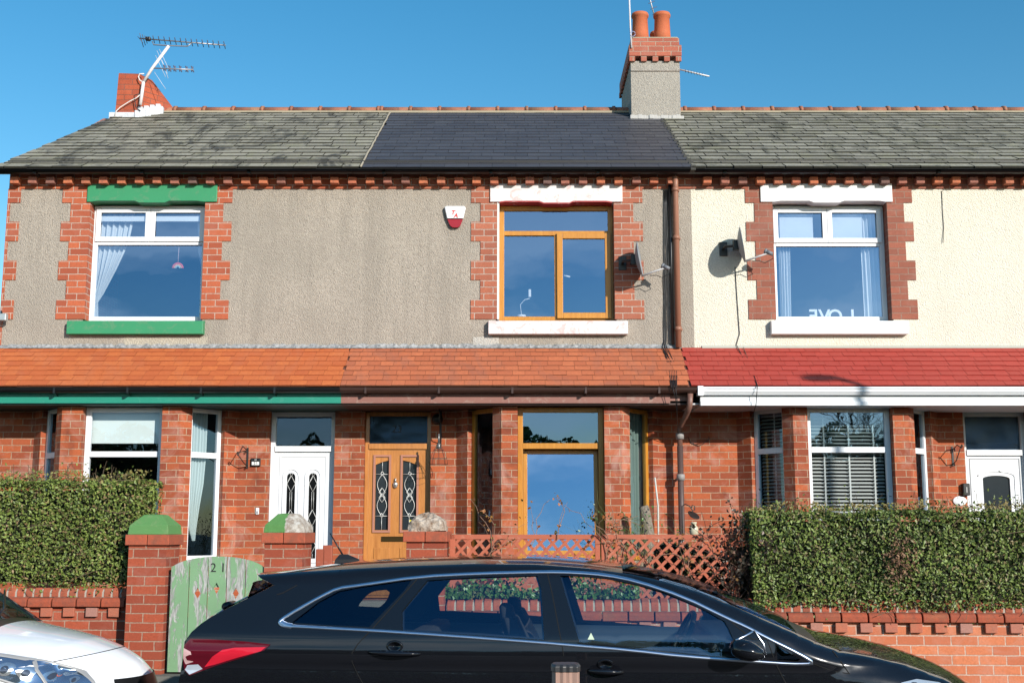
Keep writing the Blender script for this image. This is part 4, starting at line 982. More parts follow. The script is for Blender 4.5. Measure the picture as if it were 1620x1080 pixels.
drape('curtain', 'grey green curtain in the right side window of the middle bay', [(zs_(640), .16, .62), (zs_(890), .16, .62)], .18, clothg, 7, .02, T=cantT('M', 'r'))
slatm = paint('blind slat', (.62, .64, .62), .5, 0, (.3, .3, .3), 0)
def venetian(label, x0, x1, z0, z1, y, T=None):
    m = MB(); z = z0; a = R(28)
    while z < z1:
        dy, dz = .022*math.cos(a), .022*math.sin(a)
        m.add([(x0, y-dy, z-dz), (x1, y-dy, z-dz), (x1, y+dy, z+dz), (x0, y+dy, z+dz), (x0, y-dy, z-dz+.002), (x1, y-dy, z-dz+.002), (x1, y+dy, z+dz+.002), (x0, y+dy, z+dz+.002)], [(0, 3, 2, 1), (4, 5, 6, 7), (0, 1, 5, 4), (2, 3, 7, 6)]); z += .043
    t = thing('venetian_blind', label, 'blind', (0, 0, 0)); 
    if T: place(m, *T)
    c = Vector(m.v[0]); t.location = c; m.build('slats', slatm, t)
    m = MB(); n = 3 if x1-x0 > .5 else 1
    for i in range(n): x = x0+(x1-x0)*(i+.6)/n; m.box(x-.009, x+.009, y-.026, y-.0245, z0-.02, z1)
    if T: place(m, *T)
    m.build('tape', slatm, t)
f0, p0, p1, f1 = [bx(v) for v in BAY['R']]
venetian('white venetian blind in the front window of the right bay', p0+.06, p1-.06, ZSILL+.05, ZSOF-.06, YB+.235)
venetian('narrow venetian blind in the left side window of the right bay', .25, .60, ZSILL+.05, ZSOF-.06, .17, cantT('R', 'l'))

# ------------------------------------------------------------------ small things on the ground-floor wall
iron = plain('black iron', (.02, .017, .016), .5)
def scroll(c, r, a0, turns, plane='x'):
    return [c+Vector((0, 0, 0))+Vector((0, -r*(1-.7*i/16)*math.cos(a0+turns*2*math.pi*i/16), r*(1-.7*i/16)*math.sin(a0+turns*2*math.pi*i/16))) for i in range(17)]
def bracket(px, pt, pb_, label, reach=.26, lean=(0, 0)):
    """hanging basket bracket: wall plate and a scrolled arm standing out from the wall"""
    b = wallq(px, pb_, .0); tp = wallq(px, pt, .0); h = tp.z-b.z
    t = thing('basket_bracket', label, 'bracket', b, 'hanging basket brackets beside the doors')
    m = MB(); m.box(b.x-.012, b.x+.012, YW-.008, YW-.001, b.z, tp.z); m.build('wall_plate', iron, t)
    m = MB(); tip = tp+Vector((lean[0], -reach, -.03+lean[1])); m.tube([tp+Vector((0, -.012, -.03)), tp+Vector((lean[0]*.5, -reach*.5, .01)), tip], .006, 6)
    m.tube([b+Vector((0, -.012, .03)), b+Vector((lean[0]*.35, -reach*.45, h*.25)), tip+Vector((0, .02, 0))], .006, 6)
    m.tube(scroll(tip+Vector((0, -.02, .01)), .028, 0, 1.2), .005, 5); m.tube(scroll(b+Vector((0, -.045, .02)), .022, 1, 1.2), .005, 5); m.tube(scroll(tp+Vector((0, -.045, -.045)), .022, 1, 1.2), .005, 5)
    m.build('arm', iron, t)
bracket(391, 708, 741, 'black iron basket bracket on the brickwork left of the white plaque', .30, (-.04, -.08))
bracket(1508, 706, 737, 'black iron basket bracket above the black letterbox by the right hand door')
bracket(697, 640, 705, 'black iron basket bracket carrying a wire lantern beside the varnished door', .34)
ln = thing('wire_lantern', 'wire frame lantern hanging from the bracket beside the varnished door', 'lantern', wallq(694, 700, .3))
c = Vector(P(694, 712, YW-.32)); m = MB()
for r, z in ((.02, .06), (.06, .0), (.10, -.10), (.11, -.17)): m.tube([c+Vector((r*math.cos(a), r*math.sin(a), z)) for a in [2*math.pi*i/14 for i in range(15)]], .0025, 4)
for i in range(8): a = i*math.pi/4; m.tube([c+Vector((r*math.cos(a), r*math.sin(a), z)) for r, z in ((.015, .08), (.06, 0), (.10, -.10), (.11, -.17))], .0025, 4)
m.build('cage', iron, ln)
m = MB(); m.tube([c+Vector((0, 0, .20)), c+Vector((0, 0, .09))], .012, 8); m.lathe(c+Vector((0, 0, .02)), [(0, .07), (.022, .06), (.03, 0), (0, -.01)], 12); m.build('cap', plain('dull tin', (.25, .25, .25), .4, .6), ln)
a = wallq(405, 731); t = thing('number_plaque', 'small black house number plaque between the iron bracket and the white door', 'plaque', a)
m = MB(); m.box(a.x-.06, a.x+.06, YW-.03, YW-.001, a.z-.05, a.z+.05); m.build('plate', BLACKP(), t, bevel=.006)
m = MB(); m.box(a.x-.045, a.x+.045, YW-.034, YW-.031, a.z-.035, a.z+.006); m.build('panel', paint('plaque white', (.8, .8, .78), .5), t, bevel=.01)
textmesh('numerals', '21', .045, (a.x, YW-.036, a.z-.014), FACE, iron, t, .001)
textmesh('numerals', 'M', .03, (a.x, YW-.032, a.z+.028), FACE, paint('plaque white', (.8, .8, .78), .5), t, .001)
bl = thing('doorbell', 'small white doorbell low on the brickwork left of the white door', 'doorbell', wallq(407.5, 808))
a = wallq(407.5, 808); m = MB(); m.box(a.x-.02, a.x+.02, YW-.02, YW-.001, a.z-.04, a.z+.04); m.build('case', WHITE(), bl, bevel=.005)
m = MB(); m.box(a.x-.010, a.x+.010, YW-.024, YW-.0205, a.z-.03, a.z+.0); m.build('button', plain('grey button', (.3, .3, .32), .4), bl, bevel=.002)
a = wallq(1526.5, 774); bl = thing('letterbox', 'small black wall letterbox left of the right hand white door', 'letterbox', a)
m = MB(); m.box(a.x-.045, a.x+.045, YW-.06, YW-.001, a.z-.075, a.z+.075); m.build('case', BLACKP(), bl, bevel=.012)
m = MB(); m.box(a.x-.008, a.x+.008, YW-.064, YW-.0605, a.z-.04, a.z+.03); m.build('nameplate', plain('grey plate', (.35, .34, .33), .4), bl, bevel=.002)
a = wallq(1518, 792); bl = thing('house_sign', 'oval white house sign on the brickwork below the black letterbox', 'sign', a)
m = MB(); m.rings([[(a.x+.085*s_*math.cos(t_), YW-o, a.z+.058*s_*math.sin(t_)) for t_ in [2*math.pi*i/28 for i in range(28)]] for s_, o in ((1, 0.001), (1, .012), (.92, .018))]); m.build('plate', paint('glazed white', (.85, .86, .86), .2, 0, (.3, .3, .3), 0), bl)
ow = thing('outside_light', 'round dark lamp high on the brickwork right of the varnished door', 'light', wallq(692, 663))
a = wallq(692, 663); m = MB(); m.lathe((a.x, YW-.001, a.z), [(0, .10), (.05, .095), (.065, .05), (.07, 0)], 20, (0, -1, 0)); m.build('lamp_body', BLACKP(), ow)
cab = MB(); cab.tube([wallq(x, y, .012) for x, y in ((1088, 690), (1093, 700), (1105, 705), (1112, 702), (1122, 694), (1121, 690))], .004, 5); tag(cab.build('cable', BLACKP(), base=wallq(1105, 705)), 'loop of black cable on the sunlit brickwork right of the lower downpipe', 'cable')

for x0, x1, y0, y1, mt, lb in ((196, 329, 531, 547, ('L', (.56, .50, .40)), 'paler patch'), (748, 790, 531, 546, ('M', (.62, .58, .52)), 'white patch')):
    m = MB(); A = wallq(x0, y1); B = wallq(x1, y0); n = 9; m.prism([(A.x, YW-.004, A.z), (B.x, YW-.004, A.z)]+[(B.x-(B.x-A.x)*i/n+random.uniform(-.01, .01), YW-.004, B.z+random.uniform(-.02, .0)) for i in range(n+1)], (0, .003, 0)); m.build('render_patch', roughcast(lb, mt[1], tuple(v*.7 for v in mt[1]), .3, .3), house[mt[0]])
# ------------------------------------------------------------------ garden walls, pillars, gate, trellis
GA = math.atan(SL); GY = 11.06
gT = (Vector((0, GY)), GA); gc, gs = math.cos(GA), math.sin(GA)
def gl(px, py, off=0.):
    """local x along the garden line and z, where the photo's ray meets the line's plane off metres behind it"""
    d = ray(px, py); n = Vector((-gs, gc)); t = (off+n.y*GY)/(d.x*n.x+d.y*n.y)
    return ((d.x*t)*gc+(d.y*t-GY)*gs, CAMH+d.z*t)
def gw(x, y, z): return Vector((x*gc-y*gs, GY+x*gs+y*gc, z))
def gbuild(m, name, mat, parent=None, bevel=0., base=None):
    place(m, *gT); return m.build(name, mat, parent, bevel, base)
islebrick = lambda nm, c1, c2, c3: slates(nm, c1, c2, c3, .12, (.10, .07, .05), .35, .85)
copem = islebrick('coping brick', (.40, .085, .04), (.27, .07, .04), (.14, .06, .045))
edgem = islebrick('edge brick', (.46, .10, .05), (.36, .085, .045), (.18, .08, .05))
pilm = brick('pillar brick', (.42, .082, .034), (.24, .045, .022), (.40, .28, .20), .14, .6, .0)
wallm = brick('garden wall brick', (.64, .20, .085), (.48, .125, .055), (.58, .44, .35), .25, .18, .0)
mort = plain('grey joint mortar', (.40, .35, .29), .95)
def gwall(x0, x1, rows, label, off=0.):
    """rows: z of brick-on-edge top, bullnose top, bullnose bottom, dentil bottom"""
    z4, z3, z2, z1 = rows; t = thing('garden_wall', label, 'wall', gw(x0, .1, .15), 'red brick garden walls')
    gbuild(MB().box(x0, x1, off, off+.225, .05, z2), 'brick_wall', pilm if off else wallm, t)
    m = MB(); x = x0+.01
    while x < x1-.1: m.box(x, x+.108, off-.038, off-.001, z1, z2-.004, .002); x += .2150
    gbuild(m, 'dentil_course', islebrick('garden dentil', (.46, .12, .06), (.40, .20, .16), (.30, .14, .10)), t, .005)
    m = MB(); x = x0
    prof = [(off+.20, z3), (off+.20, z2+.004), (off-.055, z2+.004), (off-.055, z2+.05), (off-.045, z3-.012), (off-.02, z3)]
    while x < x1-.05:
        xe = min(x+.228, x1); j = random.uniform(-.003, .003); m.sweep([(y+j, z+j) for y, z in prof], x+.004, xe-.004); x += .2336
    gbuild(m, 'bullnose_coping', copem, t, .006)
    m = MB(); x = x0
    while x < x1-.03:
        xe = min(x+.072, x1); j = random.uniform(-.004, .004); m.sweep([(off+.27, z3+.003), (off-.005, z3+.003), (off-.005, z3+.05+j), (off+.02, z3+.085+j), (off+.12, z4+j), (off+.27, z4-.02+j)][::-1], x+.003, xe-.003); x += .0835
    gbuild(m, 'brick_on_edge', edgem, t, .006)
    m = MB(); m.sweep([(off+.26, z3+.002), (off+.0, z3+.002), (off+.0, z3+.045), (off+.025, z3+.075), (off+.12, z4-.012), (off+.26, z4-.03)][::-1], x0, x1); gbuild(m, 'joints', mort, t)
    return t
zR = [gl(1400, y, -.03)[1] for y in (948, 969, 984.5, 1000)]
zL = [gl(130, y, .1)[1] for y in (932, 944.5, 960, 975)]
xp = lambda px, py=900, off=-.05: gl(px, py, off)[0]
gwall(-8.5, xp(204), zL, 'low brick garden wall under the left hedge, topped with bullnose bricks', .12)
gwall(xp(706), 8.5, zR, 'long low brick garden wall under the lattice fence and the right hedge')
def pillar(px0, px1, ytop, label, capbuilder, z0=.3):
    x0, x1 = xp(px0), xp(px1); zt = gl(px0, ytop, -.08)[1]; w = x1-x0
    t = thing('gate_pillar', label, 'pillar', gw((x0+x1)/2, .14, z0), 'brick gate pillars')
    gbuild(MB().box(x0, x1, -.08, -.08+w, .1, zt), 'shaft', pilm, t)
    zc_ = gl(px0, ytop-17, -.08)[1]; m = MB(); n = 2
    for i in range(n): m.box(x0-.03+(w+.06)*i/n+.003, x0-.03+(w+.06)*(i+1)/n-.003, -.11, -.08+w+.03, zt+.001, zc_-.001)
    gbuild(m, 'cap_course', edgem, t, .006)
    capbuilder(t, x0, x1, -.08, zc_); return t
gp_ = paint('moss green stone paint', (.10, .25, .075), .75, .4, (.20, .27, .12))
def pyramid(t, x0, x1, y0, z, mat=gp_, h1=.085, h2=.095, ex=.012, clip=None):
    w = x1-x0; m = MB(); mx_, my = (x0+x1)/2, y0+w/2
    vs = []
    for s_, zz in ((w/2+ex, z), (w/2+ex-.01, z+h1), (.085, z+h1+h2), (.04, z+h1+h2+.006)): vs.append([(mx_-s_, my-s_, zz), (mx_+s_, my-s_, zz), (mx_+s_, my+s_, zz), (mx_-s_, my+s_, zz)])
    m.rings(vs, smooth=False); return gbuild(m, 'cap_stone', mat, t, .004)
pillar(204, 264, 862, 'brick pillar with a green painted cap at the left of the peeling gate', pyramid)
rub = NB('weathered rubble mortar'); rub.col(rub.mix(rub.ramp(rub.noise(14, 7, rough=.7), [(.38, 0.), (.6, 1.)]), (.22, .14, .09), (.52, .44, .36))); rub.rough(.95); rub.bump(rub.noise(22, 6), 1., .03)
half = NB('half green half bare cap'); sx_ = half.n('SeparateXYZ'); half.l(half.obj(), sx_.inputs[0])
_m = half.math('ADD', sx_.outputs['X'], half.math('MULTIPLY', half.noise(9, 4), .10))
half.col(half.mix(half.ramp(half.math('MULTIPLY_ADD' if False else 'ADD', half.math('MULTIPLY', _m, 3.), .36), [(.49, 0.), (.52, 1.)]), (.085, .22, .06), half.mix(half.ramp(half.noise(18, 6, rough=.7), [(.4, 0.), (.6, 1.)]), (.28, .22, .17), (.56, .52, .46)))); half.rough(.9); half.bump(half.noise(20, 6), .6, .015)
pillar(419, 479, 859, 'brick pillar whose cap is half green paint and half bare stone', lambda t, a, b, y, z: pyramid(t, a, b, y, z, half.m, .07, .10))
def rubble(t, x0, x1, y0, z):
    w = x1-x0; m = MB(); N = 28; rg = []; mx_, my = (x0+x1)/2, y0+w/2; random.seed(3)
    for s_, zz in ((.50, 0), (.50, .03), (.48, .06), (.47, .085), (.40, .11), (.34, .125), (.22, .15), (.12, .165), (.02, .170)):
        r = []
        for i in range(N):
            a = 2*math.pi*i/N; q_ = 1/max(abs(math.cos(a)), abs(math.sin(a))); q_ = 1+(q_-1)*.8; k_ = w*s_*q_*(1+random.uniform(-.05, .05))
            r.append((mx_+k_*math.cos(a), my+k_*math.sin(a), z+zz+random.uniform(-.008, .008)))
        rg.append(r)
    m.rings(rg, smooth=False); gbuild(m, 'rubble_cap', rub.m, t)
pillar(643, 703, 857, 'brick pillar with a crumbling mortar and rubble top beside the lattice fence', rubble)
def inpoly(p, poly_):
    c = False; j = len(poly_)-1
    for i in range(len(poly_)):
        xi, yi = poly_[i][0], poly_[i][1]; xj, yj = poly_[j][0], poly_[j][1]
        if (yi > p[1]) != (yj > p[1]) and p[0] < (xj-xi)*(p[1]-yi)/(yj-yi)+xi: c = not c
        j = i
    return c
def cdt(outer, holes, grid=0.):
    V = []; E = []
    for pl in [outer]+holes:
        o = len(V); V += [Vector((p[0], p[1])) for p in pl]; E += [(o+i, o+(i+1) % len(pl)) for i in range(len(pl))]
    if grid:
        xs = [p[0] for p in outer]; zs = [p[1] for p in outer]; x = min(xs)+grid*.5
        while x < max(xs):
            z = min(zs)+grid*.5
            while z < max(zs):
                if inpoly((x, z), outer) and not any(inpoly((x, z), h) for h in holes): V.append(Vector((x, z)))
                z += grid
            x += grid
    r = delaunay_2d_cdt(V, E, [list(range(len(outer)))], 1, 1e-6); vv, ff = r[0], r[2]
    ff = [f for f in ff if not any(inpoly(((vv[f[0]].x+vv[f[1]].x+vv[f[2]].x)/3, (vv[f[0]].y+vv[f[1]].y+vv[f[2]].y)/3), h) for h in holes)]
    return vv, ff
def plate(outer, holes, y0, y1):
    vv, ff = cdt(outer, holes); m = MB(); n = len(vv); fs = [tuple(f) for f in ff]+[tuple(i+n for i in f)[::-1] for f in ff]; cnt = {}
    for f in ff:
        for i in range(3): cnt[(f[i], f[(i+1) % 3])] = 1
    for (a, b) in list(cnt):
        if (b, a) not in cnt: fs.append((b, a, a+n, b+n))
    return m.add([(v.x, y0, v.y) for v in vv]+[(v.x, y1, v.y) for v in vv], fs)
# the gate: seven boards with a curved top
gx0, gx1 = gl(267, 1000, -.04)[0], gl(416, 1000, -.04)[0]; gz0 = gl(300, 1062, -.04)[1]
gate = thing('garden_gate', 'arched wooden gate in peeling green paint with the number 21 on it', 'gate', gw(gx0, -.04, gz0))
topz = lambda x: gl(0, 905, -.04)[1]+(gl(0, 879, -.04)[1]-gl(0, 905, -.04)[1])*math.sqrt(max(0, 1-((x-(gx0+gx1)/2)/((gx1-gx0)/2+.02))**2))
nb = 5; bw = (gx1-gx0)/nb; gm_ = peel('peeling green paint', (.15, .265, .14), (.50, .49, .46))
dia = [(313, 938), (343, 930), (373.5, 938)]
for i in range(nb):
    a, b = gx0+bw*i+.004, gx0+bw*(i+1)-.004; top = [(a+(b-a)*j/6, topz(a+(b-a)*j/6)) for j in range(7)]
    outer = [(a, gz0), (b, gz0)]+top[::-1]; hl = []
    for cx_, cy_ in dia:
        c = gl(cx_, cy_, -.04); w_, h_ = .030, .052
        if a < c[0]-w_ and c[0]+w_ < b: hl.append([(c[0], c[1]-h_), (c[0]+w_, c[1]), (c[0], c[1]+h_), (c[0]-w_, c[1])])
        elif a < c[0] < b: 
            w2 = min(c[0]-a, b-c[0])-.004; hl.append([(c[0], c[1]-h_), (c[0]+w2, c[1]), (c[0], c[1]+h_), (c[0]-w2, c[1])])
    gbuild(plate(outer, hl, -.055, -.035), 'board', gm_, gate)
m = MB()
for z in (gz0+.15, gz0+.75): m.box(gx0+.01, gx1-.01, -.034, -.012, z, z+.09)
gbuild(m, 'ledge', gm_, gate)
c = gl(345, 898, -.06); c = gw(c[0], -.0565, c[1]); textmesh('numerals', '2 1', .115, c, Matrix.Rotation(GA, 3, 'Z') @ FACE, plain('dark numeral paint', (.02, .02, .02), .6), gate, .001)
gstep = MB(); gstep.box(xp(203), gx1+.5, -.22, .2, .1, gz0-.02); struct(gbuild(gstep, 'path', flag.m))
for px, h in ((507, 868), (518, 862)):
    x, z = gl(px, h, .35); m = MB(); m.box(x-.045, x+.045, .35, .40, .5, z); place(m, *gT)
    tag(m.build('fence_post', paint('brown red stained wood', (.34, .085, .045), .7, .2), bevel=.008, base=gw(x, .37, .5)), 'short red stained post %s behind the half green pillar' % ('nearer the pillar' if px < 510 else 'farther from the pillar'), 'post')
# lattice fence panels standing behind the wall coping
lat = paint('red brown lattice stain', (.44, .115, .06), .75, .35, (.52, .25, .17))
def trellis(pa, pb_, label, lean):
    off = .16; x0, z1 = gl(pa, 845, off); x1, _ = gl(pb_, 847, off); z0 = gl(pa, 962, off)[1]
    t = thing('lattice_fence', label, 'fence', gw((x0+x1)/2, off, z0), 'lattice fence panels on the wall')
    for a, b, c_, d_ in ((x0, x1, z1-.045, z1), (x0, x1, z0, z0+.04), (x0, x0+.045, z0, z1), (x1-.045, x1, z0, z1)):
        gbuild(MB().box(a, b, off-.012, off+.018, c_+.0005, d_), 'frame_rail', lat, t, .003)
    for lay, sg in ((0, 1), (1, -1)):
        m = MB(); h = z1-z0-.05; pitch = .112; x = x0-h
        k_ = lean if sg > 0 else lean*.8
        while x < x1+h:
            # clip the slat from (xa,z0) to (xb,z1)
            pa_, pb2 = (x, z0+.02), (x+sg*h*k_ if sg > 0 else x-h*k_, z1-.02)
            if sg < 0: pa_ = (x, z0+.02)
            dx, dz = pb2[0]-pa_[0], pb2[1]-pa_[1]; ts = [0, 1]
            if dx != 0:
                for lim, keep in ((x0+.02, 'g'), (x1-.02, 'l')):
                    t_ = (lim-pa_[0])/dx
                    if (dx > 0) == (keep == 'g'): ts[0] = max(ts[0], t_)
                    else: ts[1] = min(ts[1], t_)
            if ts[1]-ts[0] > .08:
                A = Vector((pa_[0]+dx*ts[0], pa_[1]+dz*ts[0])); B = Vector((pa_[0]+dx*ts[1], pa_[1]+dz*ts[1])); u_ = (B-A).normalized(); n_ = Vector((-u_.y, u_.x))*.0135
                yy = off-.012+lay*.010+random.uniform(0, .003); pl = [A-n_, B-n_, B+n_, A+n_]
                m.prism([(p.x, yy, p.y) for p in pl], (0, .0085, 0))
            x += pitch
        gbuild(m, 'lattice', lat, t)
trellis(712, 949, 'left red lattice fence panel, right of the crumbling pillar', 1.0)
trellis(951, 1168, 'right red lattice fence panel next to the right hedge, tangled with bare stems', 1.05)

# ------------------------------------------------------------------ foliage
def leafmesh(name, pts, nrm, size, mat, parent=None, base=None, asp=.55, spread=.9, seed=1):
    """pts, nrm: arrays; each leaf a folded four-point blade"""
    rs = np.random.RandomState(seed); n = len(pts)
    d = nrm+rs.normal(0, spread, (n, 3)); d /= np.linalg.norm(d, axis=1)[:, None]+1e-9
    a = rs.normal(0, 1, (n, 3)); a -= d*(a*d).sum(1)[:, None]; a /= np.linalg.norm(a, axis=1)[:, None]; b = np.cross(d, a)
    s = size*rs.uniform(.6, 1.3, n)[:, None]
    tip = pts+a*s*.5; tail = pts-a*s*.5; l = pts+b*s*asp*.5+d*s*.12; r = pts-b*s*asp*.5+d*s*.12
    V = np.stack([tail, r, tip, l], 1).reshape(-1, 3); base = np.array(base if base is not None else (parent_world(parent) if parent else (0, 0, 0)), dtype=float); V = V-base
    me = bpy.data.meshes.new(name); me.vertices.add(4*n); me.vertices.foreach_set('co', V.astype(np.float32).ravel())
    i = np.arange(n)*4; T = np.stack([i, i+1, i+2, i, i+2, i+3], 1).ravel()
    me.loops.add(6*n); me.loops.foreach_set('vertex_index', T.astype(np.int32)); me.polygons.add(2*n)
    me.polygons.foreach_set('loop_start', (np.arange(2*n)*3).astype(np.int32)); me.update(calc_edges=True); me.validate()
    me.materials.append(mat); o = bpy.data.objects.new(name, me); S.collection.objects.link(o)
    if parent: o.parent = parent; o.location = Vector(base)-parent_world(parent)
    else: o.location = base
    return o
def lump(x, y, z, f=1.7, s=0.):
    return (np.sin(x*f*2.1+s)+np.sin(z*f*2.7+1.3+s)+np.sin((x+z)*f*3.7+y*2+s)+.6*np.sin((x-z)*f*6.1+s*2))/3.6
def hedge(label, x0, x1, y0, y1, z0, z1, mat, core, seed, under=.25, left=True, right=True):
    rs = np.random.RandomState(seed); t = thing('hedge', label, 'hedge', gw((x0+x1)/2, (y0+y1)/2, z0)); P_ = []; N_ = []
    L_, H_, D_ = x1-x0, z1-z0, y1-y0
    def face(n, fx, fy, fz, nx):
        P_.append(np.stack([fx, fy, fz], 1)); N_.append(np.tile(np.array(nx, float), (n, 1)))
    n = int(L_*H_*5200); x = rs.uniform(x0, x1, n); z = rs.uniform(z0, z1, n); dep = np.abs(rs.normal(0, .045, n)); y = y0+.065*lump(x, 0, z, 1.7, seed)+.02*lump(x, 1, z, 5.5, seed)+dep+np.clip((z0+under-z)/under, 0, 1)**1.5*.16*(under > 0); face(n, x, y, z+.02*lump(x, 0, z), (0, -1, .25))
    n = int(L_*D_*4200); x = rs.uniform(x0, x1, n); y = rs.uniform(y0, y1, n); face(n, x, y, z1+.045*lump(x, y, 0, 2.2, seed)-np.abs(rs.normal(0, .03, n)), (0, 0, 1))
    for on, xx, nx in ((left, x0, -1), (right, x1, 1)):
        if on: n = int(D_*H_*4200); y = rs.uniform(y0, y1, n); z = rs.uniform(z0, z1, n); face(n, xx-nx*np.abs(rs.normal(0, .05, n))+.03*lump(y, 0, z, 2), y, z, (nx, 0, .2))
    n = int(L_*160); x = rs.uniform(x0, x1, n); face(n, x, rs.uniform(y0+.02, y0+.3, n), z1+rs.exponential(.045, n), (0, -.4, .6))
    n = int(L_*120); x = rs.uniform(x0, x1, n); face(n, x, y0+.10+rs.uniform(-.08, .1, n), z0-rs.exponential(.035, n), (0, -1, -.2))
    p = np.concatenate(P_); nr = np.concatenate(N_); w = np.stack([p[:, 0]*gc-p[:, 1]*gs, GY+p[:, 0]*gs+p[:, 1]*gc, p[:, 2]], 1)
    leafmesh('foliage', w, nr, .034, mat, t, spread=.75, seed=seed)
    m = MB(); m.box(x0+.09, x1-.09, y0+.16, y1-.08, z0+.05, z1-.09); gbuild(m, 'shade_core', core, t)
    # twigs inside and standing out on top
    m = MB(); random.seed(seed)
    for i in range(int(L_*34)):
        x = random.uniform(x0, x1); z = z1-random.uniform(0, .1); a = Vector((x, random.uniform(y0+.03, y1), z)); h = random.uniform(.05, .20)
        m.tube([a, a+Vector((random.uniform(-.03, .03), 0, h*.5)), a+Vector((random.uniform(-.06, .06), random.uniform(-.03, .03), h))], .0025, 3, False)
    for i in range(int(L_*H_*60)):
        a = Vector((random.uniform(x0, x1), y0+random.uniform(-.01, .08), random.uniform(z0, z1))); d = Vector((random.uniform(-1, 1), random.uniform(-.3, .1), random.uniform(-.6, 1))).normalized()*random.uniform(.06, .2); m.tube([a, a+d], .003, 3, False)
    gbuild(m, 'twigs', plain('hedge twig', (.13, .09, .05), .8), t)
    # loose leaves on the standing twigs
    k = int(L_*330); xs = rs.uniform(x0, x1, k); hh = rs.uniform(.02, .17, k)*(.5+.5*lump(xs, 0, 0, 3, seed)); p = np.stack([xs, rs.uniform(y0+.03, y0+.4, k), z1+hh], 1); w = np.stack([p[:, 0]*gc-p[:, 1]*gs, GY+p[:, 0]*gs+p[:, 1]*gc, p[:, 2]], 1)
    leafmesh('shoots', w, np.tile([0, -1, .5], (k, 1)), .030, leaves('new shoots', (.20, .14, .05), (.22, .19, .06), (.12, .15, .04), .5), t, seed=seed+5)
core = plain('hedge shade core', (.018, .020, .010), 1.)  # near-black fill box; shade inside the foliage is put into its colour
lv1 = leaves('privet leaves', (.065, .10, .020), (.18, .235, .050), (.26, .17, .08), .48); lv2 = leaves('box leaves', (.055, .090, .022), (.165, .22, .050), (.22, .17, .08), .46)
a, zt = gl(229, 760, .22); zb = gl(100, 930, .12)[1]
hedge('clipped green hedge on the left garden wall, in front of the left bay', -8.6, a, .06, .75, zb, zt, lv1, core, 11, .22, False, True)
a, zt = gl(1187, 808, -.02); zb = gl(1400, 975, -.05)[1]
hedge('long clipped hedge overhanging the right part of the garden wall', a, 8.6, -.07, .60, zb, zt, lv2, core, 23, .12, True, False)

def climber(name, label, starts, mat, leafmat, seed, leafn=6, r=.006, length=1.2, up=.7, leafsize=.04, cat='plant'):
    rs = random.Random(seed); t = thing(name, label, cat, starts[0]); m = MB(); LP = []
    def grow(p, d, n, r_):
        pts = [p]
        for i in range(n):
            d = (d+Vector((rs.gauss(0, .35), rs.gauss(0, .18), rs.gauss(0, .28)))).normalized(); p = p+d*.09; pts.append(p)
            if rs.random() < .6 and leafn: LP.extend([p+Vector((rs.gauss(0, .03), rs.gauss(0, .03), rs.gauss(0, .03))) for _ in range(rs.randint(0, leafn))])
            if rs.random() < .22 and n-i > 2: grow(p, (d+Vector((rs.gauss(0, .8), 0, rs.gauss(0, .5)))).normalized(), int((n-i)*.7), r_*.7)
        m.tube(pts, [r_*(1-.7*i/len(pts)) for i in range(len(pts))], 4, False)
    for s_ in starts: grow(Vector(s_), Vector((rs.gauss(0, .5), 0, up)).normalized(), int(length/.09*rs.uniform(.6, 1.2)), r)
    m.build('stems', mat, t)
    if LP: leafmesh('foliage', np.array([tuple(p) for p in LP]), np.tile([0, -1, .3], (len(LP), 1)), leafsize, leafmat, t, asp=.8, seed=seed)
    return t
stem = plain('dead stem', (.26, .15, .10), .85); lfg = leaves('ivy leaves', (.03, .075, .02), (.075, .16, .035), (.15, .14, .05)); lfr = leaves('sparse old leaves', (.06, .09, .03), (.28, .10, .03), (.35, .20, .05))
P_ = lambda px, py, off: gw(*((gl(px, py, off)[0], off, gl(px, py, off)[1])))
random.seed(12)
climber('climbing_plant', 'tangle of bare stems over the right lattice panel', [P_(random.uniform(960, 1160), random.uniform(880, 950), .12) for _ in range(8)], stem, lfr, 5, 3, .0055, .8, .8, .035)
climber('climbing_plant', 'sparse reddish climber along the top of the left lattice panel', [P_(random.uniform(760, 1000), random.uniform(850, 880), .13) for _ in range(7)], stem, lfr, 8, 5, .005, .6, .4, .035)
climber('dead_shrub', 'dark bare shrub between the right lattice panel and the hedge', [P_(random.uniform(1150, 1192), random.uniform(900, 965), .12) for _ in range(30)], plain('dark stem', (.06, .035, .025), .9), leaves('dark dry leaves', (.02, .018, .01), (.05, .035, .02), (.18, .09, .06)), 14, 12, .006, .75, .9, .035, 'shrub')
climber('thin_shrub', 'thin wiry shrub with grassy leaves before the middle bay', [(PX(random.uniform(1000, 1055), 880, 13.6), 13.6+random.uniform(-.15, .15), .9) for _ in range(14)], plain('green brown stem', (.16, .17, .06), .8), lfg, 3, 2, .004, 1.5, 2.2, .03, 'shrub')
climber('thin_shrub', 'few bare twigs poking above the fence by the middle front window', [(PX(random.uniform(740, 870), 880, 12.2), 12.2, 1.15) for _ in range(4)], stem, lfr, 33, 1, .004, .7, 1.6, .03, 'shrub')
iv = []; rs = np.random.RandomState(4)
for i in range(2600):
    px = rs.uniform(700, 1010) if i % 4 else rs.uniform(700, 745); l = gl(px, 900, .04)[0]; zz = zR[0]+.0+rs.exponential(.05)*(1+.6*math.sin(px*.05)); iv.append(tuple(gw(l, .05+rs.uniform(-.02, .08), min(zz, zR[0]+.26))))
t = thing('ivy', 'green ivy along the foot of the lattice fence on the wall coping', 'ivy', gw(gl(850, 900)[0], .05, zR[0])); leafmesh('foliage', np.array(iv), np.tile([0, -1, .4], (len(iv), 1)), .04, lfg, t, asp=.8, seed=2)
for px, py in ((1330, 990), (1200, 972), (205, 925)):
    pass
